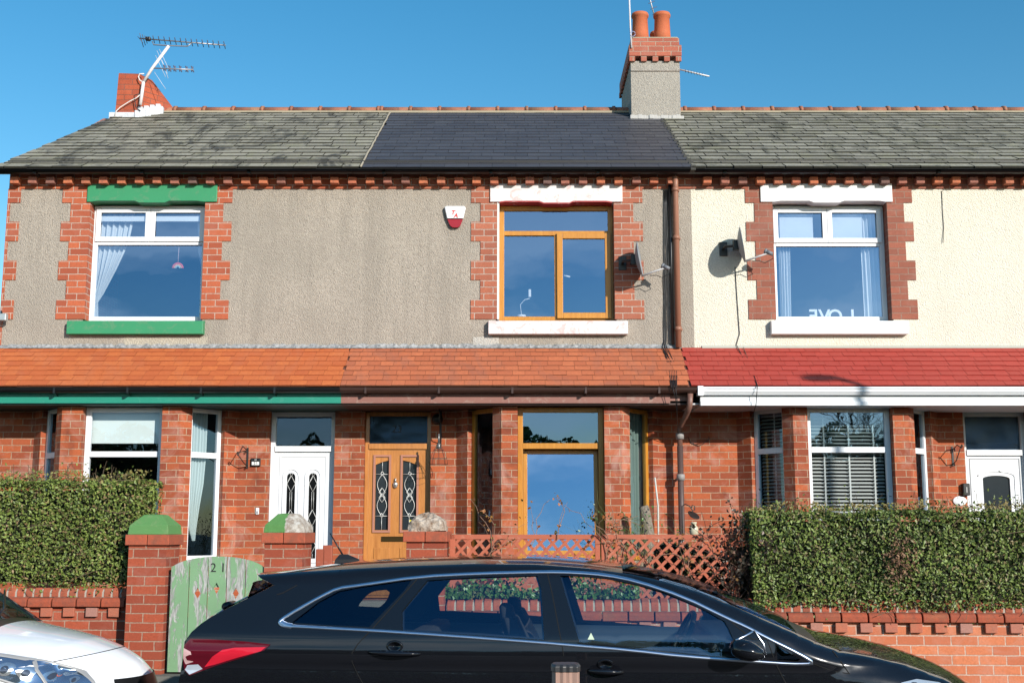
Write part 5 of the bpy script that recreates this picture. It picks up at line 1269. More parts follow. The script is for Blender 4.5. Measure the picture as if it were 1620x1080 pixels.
# bird feeder and log by the lower downpipe
fd = thing('bird_feeder', 'curled iron hook holding a tilted black dish beside the lower downpipe', 'bird feeder', (PX(1082, 900, 14.0), 14.0, ZGARD))
q = lambda x, y: P(x, y, 14.0)
m = MB(); m.tube([(q(1078, 800).x, 14.0, ZGARD), q(1079, 800), q(1084, 797), q(1091, 800), q(1096, 808), q(1099, 806), q(1099, 800), q(1095, 799), q(1094, 803)], .007, 6); m.build('hook', iron, fd)
m = MB(); c = q(1097, 815); m.lathe(c, [(0, -.012), (.055, -.008), (.075, .008), (.07, .01), (0, -.002)], 20, (.35, -.45, .7)); m.build('dish', iron, fd)
jr = thing('glass_jar', 'pale jar on the fence rail under the black bird dish', 'jar', q(1098, 846)); m = MB(); m.lathe(q(1098, 849), [(0, 0), (.05, 0), (.052, .10), (.045, .115), (.03, .13), (.03, .15), (.036, .152), (.036, .17), (0, .17)], 20); m.build('jar', plain('cloudy cream jar', (.55, .50, .36), .3), jr)
lg = thing('log', 'weathered upright log leaning among the shrub stems by the downpipe', 'log', q(1024, 860)); m = MB(); m.tube([(q(1028, 860).x, 14.0, ZGARD), q(1026, 845), q(1021, 812), q(1018, 800)], [.075, .07, .062, .056], 12); m.build('log', roughcast('grey bark', (.36, .30, .24), (.14, .11, .08), .6, .3), lg)
m = MB(); m.tube([(q(1040, 860).x, 13.95, ZGARD), q(1041, 800), q(1036, 755)], .010, 6); m.build('cane', plain('white cane', (.55, .55, .5), .6), lg)

# ------------------------------------------------------------------ post in the foreground
by_ = 4.1; x0, x1 = PX(873, 1060, by_), PX(918.5, 1060, by_); zt = PZ(1056, by_)
po = thing('wooden_post', 'ribbed brown wooden post with a black cap in front of the black car', 'post', ((x0+x1)/2, by_, 0))
m = MB(); n = 7; w = x1-x0-.006; 
ring = []
for i in range(28):
    a = 2*math.pi*i/28; r = 1+.035*math.cos(a*14); sq = 1/max(abs(math.cos(a)), abs(math.sin(a))); sq = 1+(sq-1)*.75
    ring.append((w/2*sq*r*math.cos(a), w/2*sq*r*math.sin(a)))
m.rings([[((x0+x1)/2+u, by_+w/2+v, z) for u, v in ring] for z in (0, zt-.006)], smooth=False)
m.build('shaft', wood('weathered post wood', (.42, .25, .19), (.24, .15, .12), .8), po)
m = MB(); m.rings([[((x0+x1)/2+u*s_, by_+w/2+v*s_, z) for u, v in ring] for s_, z in ((1.07, zt-.014), (1.08, zt+.004), (.95, zt+.011), (.3, zt+.012))], smooth=False); m.build('cap', plain('black rubber cap', (.03, .03, .032), .4), po, bevel=.002)

rs = np.random.RandomState(31); n = 9000; l0 = gl(1035, 900, .4)[0]; l1 = gl(1192, 900, .4)[0]; u = rs.uniform(l0, l1, n); zz = rs.uniform(.75, 1, n)*0+rs.uniform(.62, 1, n); hz = gl(0, 872, .4)[1]+.12*lump(u, 0, 0, 2.5)
zz = .62+(hz-.62)*rs.uniform(0, 1, n); v = .34+rs.uniform(-.05, .3, n); w = np.stack([u*gc-v*gs, GY+u*gs+v*gc, zz], 1)
t = thing('evergreen_shrub', 'dark evergreen shrub behind the right lattice panel', 'shrub', gw((l0+l1)/2, .45, .62)); leafmesh('foliage', w, np.tile([0, -1, .3], (n, 1)), .045, leaves('dark evergreen', (.010, .018, .008), (.02, .035, .012), (.05, .04, .02), .5), t, asp=.7, seed=8)
m = MB(); m.box(l0+.08, l1-.05, .42, .75, .6, float(hz.min())-.05); gbuild(m, 'shade_core', core, t)

rs = np.random.RandomState(77); n = 420; c_ = gl(1424, 885, -.1); u = rs.normal(c_[0], .07, n); zz = rs.normal(c_[1], .12, n); v = -.12+rs.uniform(-.03, .03, n); w = np.stack([u*gc-v*gs, GY+u*gs+v*gc, zz], 1)
hd = [o for o in S.objects if o.name.startswith('hedge') and 'right' in o['label']][0]; leafmesh('dead_patch', w, np.tile([0, -1, .3], (n, 1)), .03, leaves('dead hedge leaves', (.10, .05, .03), (.20, .11, .06), (.28, .17, .10), .7), hd, seed=9)
# ------------------------------------------------------------------ cars
class Car:
    """body skin described by half-width S(x,z) under a rail line; pieces are cut out of it as polygons in x,z"""
    def __init__(s, ox, oy, W_, xc, hl, rail, belt, front=.10, rear=.08, tumble=.40, rr=.06, rp=3.0):
        s.o = Vector((ox, oy)); s.W = W_; s.xc = xc; s.hl = hl; s.rail = rail; s.belt = belt; s.front = front; s.rear = rear; s.tumble = tumble; s.rr = rr; s.rp = rp
        s.c, s.sn = math.cos(GA), math.sin(GA)
    def zr(s, x):
        r = s.rail
        if x <= r[0][0]: return r[0][1]
        for (a, za), (b, zb_) in zip(r, r[1:]):
            if x <= b: return za+(zb_-za)*(x-a)/(b-a+1e-9)
        return r[-1][1]
    def S(s, x, z):
        u = (x-s.xc)/s.hl; e = s.front if u > 0 else s.rear
        w = s.W-e*abs(u)**s.rp-.02*u*u
        b = s.belt
        t = z-b
        w -= s.tumble*(.5*(t+math.sqrt(t*t+.0012)))                       # the glasshouse leans in
        w -= .10*max(0, .62-z)**1.5                                        # and the sill tucks under
        w += .012*math.exp(-((z-(b-.10))/.035)**2)-.010*math.exp(-((z-(b-.17))/.05)**2)
        d = s.zr(x)-z; r = s.rr+.10*min(1, max(0, (u-.42)/.2))
        if d < r: q_ = min(1, (r-d)/r); w -= r*(1-math.sqrt(max(0, 1-q_*q_)))*.85
        return w
    def w3(s, x, y, z): return Vector((s.o.x+x*s.c-y*s.sn, s.o.y+x*s.sn+y*s.c, z))
    def pick(s, px, py, off=0.):
        d = ray(px, py); w = s.W
        for _ in range(25):
            n = Vector((-s.sn, s.c)); t = (-w+off+n.x*s.o.x+n.y*s.o.y)/(d.x*n.x+d.y*n.y)
            X_w, Y_w, z = d.x*t, d.y*t, CAMH+d.z*t
            x = (X_w-s.o.x)*s.c+(Y_w-s.o.y)*s.sn; w = .6*w+.4*s.S(x, z)
        return (x, z)
    def pkfar(s, pts):
        out = []
        for px, py in pts:
            d = ray(px, py); w = s.W
            for _ in range(20):
                n = Vector((-s.sn, s.c)); t = (w-.05+n.x*s.o.x+n.y*s.o.y)/(d.x*n.x+d.y*n.y); x = (d.x*t-s.o.x)*s.c+(d.y*t-s.o.y)*s.sn; z = CAMH+d.z*t; w = .6*w+.4*s.S(x, z)
            out.append((x, z))
        return out
    def pk(s, pts): return [s.pick(*p) for p in pts]
    def nrm(s, x, z):
        e = .004; dx = (s.S(x+e, z)-s.S(x-e, z))/(2*e); dz = (s.S(x, z+e)-s.S(x, z-e))/(2*e); return Vector((-dx, -1, -dz)).normalized()
    def panel(s, name, outer, holes, mat, parent, off=0., grid=.045, far=True, near=True):
        outer = dens(outer, .07); holes = [dens(h, .07) for h in holes]
        vv, ff = cdt(outer, holes, grid); m = MB(); N = []
        for sg in ([-1] if near else [])+([1] if far else []):
            V = []
            for v in vv:
                w = s.S(v.x, v.y)+off; V.append(s.w3(v.x, sg*w, v.y)); n = s.nrm(v.x, v.y); n = Vector((n.x, n.y if sg < 0 else -n.y, n.z)); N.append(Vector((n.x*s.c-n.y*s.sn, n.x*s.sn+n.y*s.c, n.z)))
            m.add(V, [tuple(f) if sg < 0 else tuple(f[::-1]) for f in ff], True)
            if name != 'body': m.nrm = N; o_ = m.build(name, mat, parent); m = MB(); N = []
        if name != 'body': return o_
        m.nrm = N; return m.build(name, mat, parent)
    def strip(s, name, line, w, mat, parent, off=.004, h=.0, far=True, closed=False):
        """a trim or seam running along a line on the skin"""
        line = dens(line, .05, closed); m = MB()
        n = len(line)
        for sg in ([-1, 1] if far else [-1]):
            rg = []
            for i, p in enumerate(line):
                a = line[(i-1) % n] if closed else line[max(i-1, 0)]; b = line[(i+1) % n] if closed else line[min(i+1, n-1)]
                t = Vector((b[0]-a[0], b[1]-a[1])); t = t.normalized() if t.length else Vector((1, 0)); q_ = Vector((-t.y, t.x))
                r = []
                for k, o in ((-1, 0.), (-.6, h), (0, h*1.25), (.6, h), (1, 0.)):
                    x, z = p[0]+q_.x*w*.5*k, p[1]+q_.y*w*.5*k; r.append(s.w3(x, sg*(s.S(x, z)+off+o), z))
                rg.append(r)
            if closed: rg.append(rg[0])
            m.rings(rg if sg < 0 else [r[::-1] for r in rg], closed=False, caps=False); o_ = m.build(name, mat, parent); m = MB()
        return o_
    def top(s, name, x0, x1, crown, mat, parent, n=24, k=14, dz=0., inset=0., bow=lambda x: 0, pw=2.2):
        m = MB(); rg = []
        for i in range(n+1):
            x = x0+(x1-x0)*i/n; z = s.zr(x); w = s.S(x, z)-inset; cr_ = crown(x)
            rg.append([s.w3(x+bow(x)*(1-abs(2*j/k-1)**2.4), w*(2*j/k-1), z+dz+cr_*(1-abs(2*j/k-1)**pw)) for j in range(k+1)])
        m.rings(rg, closed=False, caps=False); m.f = [f[::-1] for f in m.f]; return m.build(name, mat, parent)
    def across(s, name, line, bow, mat, parent, k=14, inset=0., dx=0., frac=1.):
        m = MB(); rg = []
        for x, z in dens(line, .05): 
            w = (s.S(x, z)-inset)*frac; rg.append([s.w3(x+dx+bow*(1-abs((2*j/k-1)*frac)**2.4), w*(2*j/k-1), z) for j in range(k+1)])
        m.rings(rg, closed=False, caps=False); return m.build(name, mat, parent)
def dens(pts, step, closed=True):
    out = []
    n = len(pts)
    for i in range(n if closed else n-1):
        a, b = pts[i], pts[(i+1) % n]; L_ = math.hypot(b[0]-a[0], b[1]-a[1]); k = max(1, int(L_/step))
        for j in range(k): out.append((a[0]+(b[0]-a[0])*j/k, a[1]+(b[1]-a[1])*j/k))
    if not closed: out.append(tuple(pts[-1]))
    return out
def smooth_poly(pts, it=2, closed=True):
    for _ in range(it):
        o = []; n = len(pts)
        if not closed: o.append(pts[0])
        for i in range(n if closed else n-1):
            a, b = pts[i], pts[(i+1) % n]; o += [(a[0]*.75+b[0]*.25, a[1]*.75+b[1]*.25), (a[0]*.25+b[0]*.75, a[1]*.25+b[1]*.75)]
        if not closed: o.append(pts[-1])
        pts = o
    return pts
def wheel(car, parent, x, r=.325, y=.80):
    for sg in (-1, 1):
        t = MB(); ax = Vector((-car.sn*sg, car.c*sg, 0)); c = car.w3(x, sg*(y-.11), r)
        t.lathe(c, [(r-.10, 0), (r-.02, 0), (r, .03), (r, .17), (r-.02, .20), (r-.10, .20)], 36, ax); w = t.build('wheel', plain('tyre rubber', (.02, .02, .02), .85), parent)
        m = MB(); m.lathe(c, [(0, .13), (.05, .14), (.07, .11), (r-.14, .13), (r-.10, .19), (r-.09, .15)], 30, ax)
        m.build('rim', plain('alloy', (.45, .46, .48), .3, .8), w)
blk = carpaint('black car paint', (.006, .0065, .009)); blkp = plain('car black trim', (.010, .010, .011), .3); inner = plain('car interior grey', (.045, .05, .058), .75); seatm = plain('seat cloth', (.02, .021, .024), .9)
chrome = plain('satin chrome', (.70, .76, .88), .32, 1.)
C = Car(.45, 8.15, .905, .45, 2.40, [(-3, 1.4), (3, 1.4)], .985)
for _ in range(2):
    rl = C.pk([(408, 909), (445, 906), (480, 903.5), (560, 899), (650, 894.5), (750, 891.5), (850, 892.5), (930, 898.5), (1000, 908), (1050, 919), (1100, 934), (1150, 953.5), (1200, 975), (1240, 992), (1290, 1014), (1330, 1029), (1390, 1040), (1440, 1052), (1490, 1069), (1530, 1089)])
    C.rail = rl
    xr_, xf_ = C.pick(283, 1078)[0], C.pick(1530, 1085)[0]
    xf_ += .12; C.xc = (xr_+xf_)/2; C.hl = (xf_-xr_)/2
    C.belt = C.pick(800, 1012)[1]
C.rail = rl+[(xf_-.02, rl[-1][1]-.12)]
carB = thing('parked_car', 'black estate car parked facing right in front of the middle house, chrome window line', 'car', (C.o.x, C.o.y, 0))
rear = C.pk([(408, 909), (412, 914), (434, 925), (385, 949), (334, 975), (318, 986), (303, 999), (292, 1014), (289, 1040), (286, 1062), (282, 1082)])
xb = rear[-1][0]; zS = .22; wf, wr = xf_-.90, xf_-.90-2.77; ar = .37
def arch_(xw): return [(xw-ar*math.cos(math.pi*i/12), max(zS, .325+ar*math.sin(math.pi*i/12))) for i in range(13)]
bottom = [(xb-.02, .55), (xb+.04, .30), (xb+.15, zS)]+arch_(wr)+arch_(wf)+[(xf_-.2, zS), (xf_-.03, .30), (xf_, .45), (xf_-.01, .60), (xf_-.05, rl[-1][1]-.05)]
railtop = [p for p in rl][::-1]
outer = rear+bottom+railtop[:-1]
# openings of the glasshouse
W3 = C.pk([(676, 917.5), (760, 912), (850, 910.5), (856, 930), (861, 1011), (760, 1004.5), (636, 996.5), (636, 966)])
W4 = C.pk([(886, 910), (909, 910.5), (959, 914.5), (1008, 924.5), (1050, 936), (1082, 949.5), (1120, 967), (1146, 982), (1152, 992), (1160, 1010), (1175, 1040), (1131, 1037), (1050, 1029), (917, 1016)])
W2 = C.pk([(462, 984), (505, 951), (536, 934.5), (600, 922), (652, 915.5), (640, 933), (584, 991), (520, 988)])
W5 = C.pk([(1228, 1020), (1266, 1042), (1262, 1045), (1230, 1043)])
body = C.panel('body', outer, [W3, W4, W2, W5], blk, carB)
C.top('roof', rl[0][0], C.pick(985, 903)[0], lambda x: .040*min(1, max(.3, (x-rl[0][0])/.5)), blk, carB, k=48, pw=5)
xs0, xs1 = C.pick(985, 903)[0], C.pick(1262, 1002)[0]
wsg = glass('windscreen glass', .10, (.62, .72, .72), .0, .0, .5)
C.top('windscreen', xs0, xs1, lambda x: .040+.022*min(1, (x-xs0)/.6), wsg, carB, inset=.02, k=24)
xh0 = xs1+.12
C.top('scuttle', xs1, xh0, lambda x: .05-.0, blkp, carB, n=4)
bt_ = lambda x: (x-xh0)/(rl[-1][0]-xh0)
C.top('bonnet', xh0, rl[-1][0], lambda x: .05*max(0, 1-bt_(x)**4)**.6, blk, carB, bow=lambda x: .13*bt_(x)**2)
C.across('nose', [rl[-1], (xf_-.05, rl[-1][1]-.05), (xf_-.01, .60), (xf_, .45), (xf_-.03, .30), (xf_-.2, zS)], .13, blk, carB)
C.across('tailgate', rear+[(xb-.02, .55), (xb+.04, .30), (xb+.15, zS)], -.10, blk, carB).data.flip_normals()
C.across('rear_window', C.pk([(428, 928), (385, 949), (340, 971)]), -.10, glass('rear tinted glass', .2, (.05, .06, .07)), carB, dx=-.012, frac=.82)
m = MB(); a = C.pick(336, 970); m.tube([C.w3(a[0]-.12, 0-.1, a[1]), C.w3(a[0]-.13, 0+.1, a[1])], .03, 12); m.build('wiper_motor', blkp, carB)
# doors: their seams, handles, and the chrome line
seam = plain('panel gap', (.002, .002, .002), .9)
for ln_ in ([(663, 912), (588, 995), (566, 1018), (557, 1032), (557, 1046), (566, 1066), (580, 1090)], [(866, 906), (874, 940), (889, 1019), (899, 1080)], [(1158, 984), (1190, 1010), (1213, 1010), (1228, 1050), (1246, 1085)], [(1287, 1049), (1318, 1061), (1345, 1065)], [(1317, 1028), (1343, 1064)], [(470, 925), (448, 937), (438, 940)]):
    C.strip('seam', C.pk(ln_), .0055, seam, carB, .0012)
chr_l = [(470, 990), (520, 993), (588, 996.5), (700, 1004), (865, 1016.5), (890, 1019), (1000, 1028), (1082, 1037.5), (1200, 1046.5), (1250, 1050), (1276, 1050), (1288, 1048), (1270, 1036), (1213, 1008), (1180, 990), (1151, 977.5), (1082, 943.5), (1008, 918.5), (959, 908.5), (909, 904.5), (860, 903.8), (758, 906.5), (663, 911.5), (563, 926), (534.5, 929.5), (509, 942), (471, 963), (444, 979.5), (442, 985), (448, 990)]
C.strip('window_trim', smooth_poly(C.pk(chr_l), 1), .020, chrome, carB, .001, .007, closed=True)
C.strip('window_trim', C.pk([(444, 983), (452, 988), (462, 990)]), .032, chrome, carB, .002, .007)
side = glass('car side glass', .10, (.86, .94, .94), 0, 0, .4); dark = glass('car privacy glass', .07, (.20, .24, .28), 0, 0, .4)
dark2 = glass('car rear glass', .06, (.55, .60, .62), 0, 0, .4)
def grow(pl, d):
    cxx = sum(p[0] for p in pl)/len(pl); czz = sum(p[1] for p in pl)/len(pl); return [(p[0]+(p[0]-cxx)/math.hypot(p[0]-cxx, p[1]-czz)*d, p[1]+(p[1]-czz)/math.hypot(p[0]-cxx, p[1]-czz)*d) for p in pl]
C.panel('side_window', grow(W3, .012), [], side, carB, -.010, .15); C.panel('side_window', grow(W4, .012), [], side, carB, -.010, .15); C.panel('quarter_window', grow(W2, .012), [], dark2, carB, -.010, .15); C.panel('quarter_window', grow(W5, .008), [], dark, carB, -.010, .15)
# thick inner pillars around the openings
def inner_ring(W_, d, name='window_seal'):
    big = grow(W_, .035); C.panel(name, big, [grow(W_, -d)], blkp, carB, -.016, .2)
inner_ring(W3, .012); inner_ring(W4, .010)
W2i = C.pkfar([(566, 958), (580, 941), (592, 934), (618, 932), (612, 950), (598, 962), (570, 962)])
C.panel('inner_trim', grow(W2, .10), [smooth_poly(W2i, 1)], inner, carB, -.05, .2, near=False)
for (px, py, w_) in ((624, 1031, 82), (958, 1060, 58)):
    a, b = C.pick(px-w_*.5, py), C.pick(px+w_*.5, py+3); x0_, x1_ = a[0], b[0]; z_ = C.pick(px, py)[1]
    for sg in (-1, 1):
        m = MB()
        rg = []
        for i in range(13):
            t = i/12; x = x0_+(x1_-x0_)*t; o_ = .002+.042*math.sin(math.pi*min(1, max(0, t)))**.6; hh = .009+.010*math.sin(math.pi*t); zz = z_-.008*t
            y = sg*(C.S(x, zz)+o_); rg.append([C.w3(x, y+dy*sg, zz+dz) for dy, dz in ((0, hh), (.008, 0), (0, -hh), (-.012, 0))])
        m.rings(rg)
        xc_, zc_ = (x0_+x1_)/2, z_+.035; r = [[C.w3(xc_+rr*1.5*math.cos(t), sg*(C.S(xc_+rr*1.5*math.cos(t), zc_+rr*math.sin(t))+o_), zc_+rr*math.sin(t)) for t in [2*math.pi*i/18 for i in range(18)]] for rr, o_ in ((.034, .003), (.028, .006), (.016, -.0))]
        m.rings(r); m.build('door_handle', blk, carB)
# tail lamp
tl_o = C.pk([(292, 1019), (301.7, 1009.4), (329, 1010), (390, 1014), (428, 1018.5), (418, 1028), (379, 1041), (339, 1053), (300, 1067.7), (292, 1059), (289.5, 1040)])
lamp = C.panel('tail_lamp', tl_o, [], plain('tail lamp dark red', (.10, .004, .012), .08), carB, .004)
C.panel('reflector', C.pk([(324, 1054), (336, 1038), (352, 1027), (372, 1023.5), (421, 1022.5), (413, 1029), (377, 1039), (341, 1050)]), [], plain('tail lamp red', (.62, .015, .035), .12), lamp, .006)
C.panel('reverse_lens', C.pk([(297, 1051), (314, 1050), (321, 1057), (300, 1066), (293, 1058)]), [], plain('clear lens', (.55, .60, .68), .08, .3), lamp, .006)
C.panel('side_lens', C.pk([(291, 1024), (302, 1030), (306, 1046), (294, 1050), (290, 1040)]), [], plain('pink lens', (.62, .38, .38), .12), lamp, .006)
# front lamps
C.panel('headlamp', C.pk([(1425, 1079), (1450, 1073), (1485, 1078), (1518, 1092), (1518, 1106), (1470, 1098)]), [], plain('headlamp glass', (.5, .55, .6), .06, .5), carB, .003)
# mirrors
for sg in (-1, 1):
    a = C.pick(1180, 1024, -.10); c = C.w3(a[0], sg*(C.S(*a)+.12), a[1]-.0); m = MB(); rg = []
    for i in range(13):
        t = i/12; x = -.10+.21*t; prof = math.sin(math.pi*min(1, t*1.0))**.45 if 0 < t < 1 else .02; hz = .078*prof*(1-.25*t); hy = .10*prof
        rg.append([c+Vector((x*C.c, x*C.sn, 0))+Vector((-C.sn, C.c, 0))*(hy*math.cos(q_))+Vector((0, 0, hz*math.sin(q_)*(1 if math.sin(q_) > 0 else .8)-.035*t)) for q_ in [2*math.pi*k/18 for k in range(18)]])
    m.rings(rg); m.tube([c+Vector((.03, 0, -.05)), C.w3(a[0]+.08, sg*(C.S(*a)-.01), a[1]-.055)], .022, 8); mir = m.build('mirror', blk, carB)
    if sg < 0:
        m = MB(); m.tube([c+Vector((-.075+.02*k, -.088+.002*k*k, .052+.008*k)) for k in range(7)]+[c+Vector((.085, -.07, .03)), c+Vector((.10, -.055, -.03))], .006, 6); m.build('mirror_trim', chrome, mir)
# cabin
m = MB()
def cbox(x0, x1, y0, y1, z0, z1):
    vs = [C.w3(x, y, z) for z in (z0, z1) for x, y in ((x0, y0), (x1, y0), (x1, y1), (x0, y1))]; m.add(vs, [(0, 3, 2, 1), (4, 5, 6, 7), (0, 1, 5, 4), (1, 2, 6, 5), (2, 3, 7, 6), (3, 0, 4, 7)])
cbox(xb+.2, xs1, -.84, .84, .26, .30); m.build('floor', inner, carB)
for sg in (-1, 1):
    m = MB(); x0_, x1_ = W2[0][0], xs1-.02; rg = []
    for i in range(13): x = x0_+(x1_-x0_)*i/12; rg.append([C.w3(x, sg*(C.S(x, z)-dd), z) for z, dd in ((.35, .05), (C.belt-.25, .05), (C.belt-.10, .10), (C.belt-.02-.045*i/12, .07), (C.belt-.018-.045*i/12, .025))])
    m.rings(rg, closed=False, caps=False); m.build('door_trim', plain('door card grey', (.075, .09, .105), .6), carB)
zb_ = C.belt
for y in (-.37, .37):
    xseat = C.pick(868, 960)[0]; m = MB()
    cbx = lambda *a: cbox(*a); cbox(xseat-.02, xseat+.50, y-.24, y+.24, .42, .56)
    rg = []
    for t, hw, hd in ((0, .22, .07), (.3, .25, .085), (.7, .24, .07), (1, .17, .05)): 
        x = xseat-.02-.24*t; z = .52+.60*t; rg.append([C.w3(x+hd*math.cos(q_), y+hw*max(-1, min(1, 1.3*math.sin(q_))), z) for q_ in [2*math.pi*k/16 for k in range(16)]])
    m.rings(rg); st_ = m.build('seat', seatm, carB, bevel=.02)
    m = MB(); rg = []; xh, zh = xseat-.27, C.pick(850, 982)[1]-.03
    for t, s_ in ((-1, .55), (-.8, .9), (0, 1), (.8, .9), (1, .55)): rg.append([C.w3(xh+.05*s_*math.cos(q_)-.02*t, y+.135*s_*max(-1, min(1, 1.2*math.sin(q_))), zh+.105*t) for q_ in [2*math.pi*k/16 for k in range(16)]])
    m.rings(rg); m.tube([C.w3(xh, y-.06, zh-.25), C.w3(xh, y-.06, zh)], .007, 6); m.tube([C.w3(xh, y+.06, zh-.25), C.w3(xh, y+.06, zh)], .007, 6); m.build('headrest', seatm, carB)
xr2 = C.pick(640, 960)[0]; m = MB(); cbox(xr2+.1, xr2+.55, -.62, .62, .42, .58); cbox(xr2-.03, xr2+.12, -.60, .60, .5, zb_+.02); m.build('rear_seat', seatm, carB, bevel=.04)
xd = C.pick(1105, 1020)[0]; m = MB(); m.rings([[C.w3(xd+a_, y, b_) for a_, b_ in ((.10, .55), (.05, zb_-.10), (.12, zb_-.0), (.35, zb_+.01), (xs1-xd-.02, zb_-.06), (xs1-xd-.02, .5))] for y in (-.78, -.4, 0, .4, .78)], smooth=False); m.build('dashboard', inner, carB, bevel=.02)
m = MB(); sc_ = C.w3(xd-.06, -.37, zb_-.035); ax = Vector((-math.cos(.45), 0, math.sin(.45))); u_ = Vector((0, 1, 0)); v_ = ax.cross(u_)
m.tube([sc_+(u_*math.cos(t)+v_*math.sin(t))*.18 for t in [2*math.pi*i/28 for i in range(29)]], .017, 8)
for t in (0, math.pi, -math.pi/2): m.tube([sc_, sc_+(u_*math.cos(t)+v_*math.sin(t))*.17], .018, 6)
m.tube([sc_, sc_-ax*.25], .04, 8); m.build('steering_wheel', plain('wheel rim leather', (.015, .015, .017), .5), carB)
a = C.pick(935, 1006); m = MB(); m.prism([C.w3(a[0]+dx, -(C.S(a[0]+dx, a[1]+dz)-.006), a[1]+dz) for dx, dz in ((-.020, -.018), (.020, -.018), (0, .02))], (0, .001, 0)); m.build('window_sticker', paint('pale green sticker', (.5, .6, .45), .6), carB)
wheel(C, carB, wf); wheel(C, carB, wr)
# roof aerial
q0 = C.pick(540, 890); yr = -.30; zt_ = q0[1]+.02; m = MB(); fx = C.pick(545, 886, .5)[0]
def cen(px, py, y):
    d = ray(px, py); n = Vector((-C.sn, C.c)); t = (y+n.x*C.o.x+n.y*C.o.y)/(d.x*n.x+d.y*n.y); return Vector((d.x*t, d.y*t, CAMH+d.z*t))
b0_ = cen(548, 884, -.05); m.rings([[b0_+Vector((dx, dy, dz)) for dx, dy in ((-.07*s_-sh, -.03*s_), (.085*s_-sh, -.012*s_), (.085*s_-sh, .012*s_), (-.07*s_-sh, .03*s_))] for s_, dz, sh in ((1.1, -.03, 0), (1, -.0, 0), (.35, .032, .02))], smooth=False)
m.tube([b0_+Vector((-.02, 0, .02)), cen(522, 843, -.05)], [.007, .004], 6); m.build('roof_aerial', blkp, carB)

# ---- the white car, nose towards the black one
xn = (P(235, 1080, 8.1).x)
D = Car(xn-.39, 8.40, .86, -1.9, 1.88, [(-3.8, 1.0), (-3.35, 1.34), (-2.8, 1.44), (-1.9, 1.45), (-1.38, 1.36), (-.70, .965), (-.55, .935), (-.40, .90), (-.28, .865), (-.18, .815), (-.10, .755)], .90, front=.30, rear=.08, tumble=.32, rr=.08, rp=3.6)
carW = thing('parked_car', 'white small car at the left edge, only its bonnet, headlamp and windscreen corner in view', 'car', (D.w3(-2, 0, 0).x, D.w3(-2, 0, 0).y, 0))
wht = carpaint('white car paint', (.80, .82, .85)); rw_ = D.rail
def arw(xw): return [(xw-.33*math.cos(math.pi*i/12), max(.20, .30+.33*math.sin(math.pi*i/12))) for i in range(13)]
o_ = [(-3.8, 1.0), (-3.84, .70), (-3.82, .35), (-3.7, .20)]+arw(-3.15)+arw(-.72)+[(-.25, .20), (-.08, .28), (-.03, .45), (-.035, .60), (-.06, .70)]+D.rail[::-1][:-1]
g1_ = [(-1.60, .94), (-1.60, 1.32), (-1.46, 1.30), (-.95, 1.03), (-.85, .97)]; g2_ = [(-1.70, .94), (-1.70, 1.37), (-2.3, 1.39), (-2.7, 1.36), (-3.0, 1.0)]
D.panel('body', o_, [g1_, g2_], wht, carW)
for g_ in (g1_, g2_): D.panel('side_window', grow(g_, .01), [], dark, carW, -.008, .2)
D.top('roof', -2.8, -1.38, lambda x: .03, wht, carW); D.top('windscreen', -1.38, -.70, lambda x: .03+.045*min(1, max(0, (x+1.38)/.5)), wsg, carW, inset=.03, k=24)
D.top('scuttle', -.71, -.60, lambda x: .088, blkp, carW, n=4, inset=.03)
D.strip('pillar_trim', [(-1.36, 1.33), (-.72, .945)], .03, blkp, carW, .003, .004)
dt_ = lambda x: (x+.62)/.52; cw_ = lambda x: (.09-.02*dt_(x))*max(0, 1-max(0, dt_(x))**4)**.6; bw_ = lambda x: .36*max(0, dt_(x))**1.6
D.top('bonnet', -.62, -.10, cw_, wht, carW, n=40, k=30, bow=bw_)
D.across('nose', [(-.10, .755), (-.06, .70), (-.035, .60), (-.03, .45), (-.08, .28), (-.25, .20)], .36, wht, carW, k=30)
D.across('tailgate', [(-2.8, 1.50), (-3.35, 1.36), (-3.8, 1.0), (-3.84, .70), (-3.82, .35), (-3.7, .20)], -.08, wht, carW).data.flip_normals()
D.across('grille', [(-.060, .70), (-.035, .62), (-.03, .52), (-.035, .42)], .36, blkp, carW, dx=.008, frac=.62, k=24)
hp = smooth_poly(D.pk([(-60, 1026), (0, 1034), (60, 1042), (108, 1053), (138, 1066), (152, 1081), (150, 1094), (90, 1094), (20, 1082), (-60, 1050)]), 1)
hl_ = D.panel('headlamp', hp, [], plain('headlamp clear', (.30, .42, .58), .06, .85), carW, .004)
D.strip('surround', hp, .016, plain('grey lamp edge', (.30, .30, .30), .4), hl_, .004, .004, closed=True)
for px_, py_, r_, cc in ((8, 1058, .050, (.80, .83, .86)), (42, 1064, .050, (.85, .87, .9)), (84, 1068, .040, (.8, .82, .85)), (118, 1074, .026, (.75, .78, .82))):
    cx_, cz_ = D.pick(px_, py_)
    D.panel('reflector', [(cx_+r_*math.cos(t)*(1+.2*math.sin(3*t)), cz_+r_*.8*math.sin(t)) for t in [2*math.pi*i/18 for i in range(18)]], [], plain('lamp bowl', cc, .15, .9), hl_, .008, .1)
    D.panel('lamp_bowl', [(cx_+r_*.45*math.cos(t), cz_+r_*.45*math.sin(t)) for t in [2*math.pi*i/14 for i in range(14)]], [], plain('lamp centre', (.10, .12, .16), .1, .6), hl_, .012, .1)
cx_, cz_ = D.pick(97, 1065); D.panel('indicator', [(cx_+.012*math.cos(t), cz_+.012*math.sin(t)) for t in [2*math.pi*i/12 for i in range(12)]], [], plain('orange bulb', (.6, .12, .05), .3), hl_, .013, .1)
D.strip('divider', D.pk([(56, 1044), (76, 1084)]), .014, plain('grey lamp edge', (.30, .30, .30), .4), hl_, .009, .003)
m = MB(); rg = []
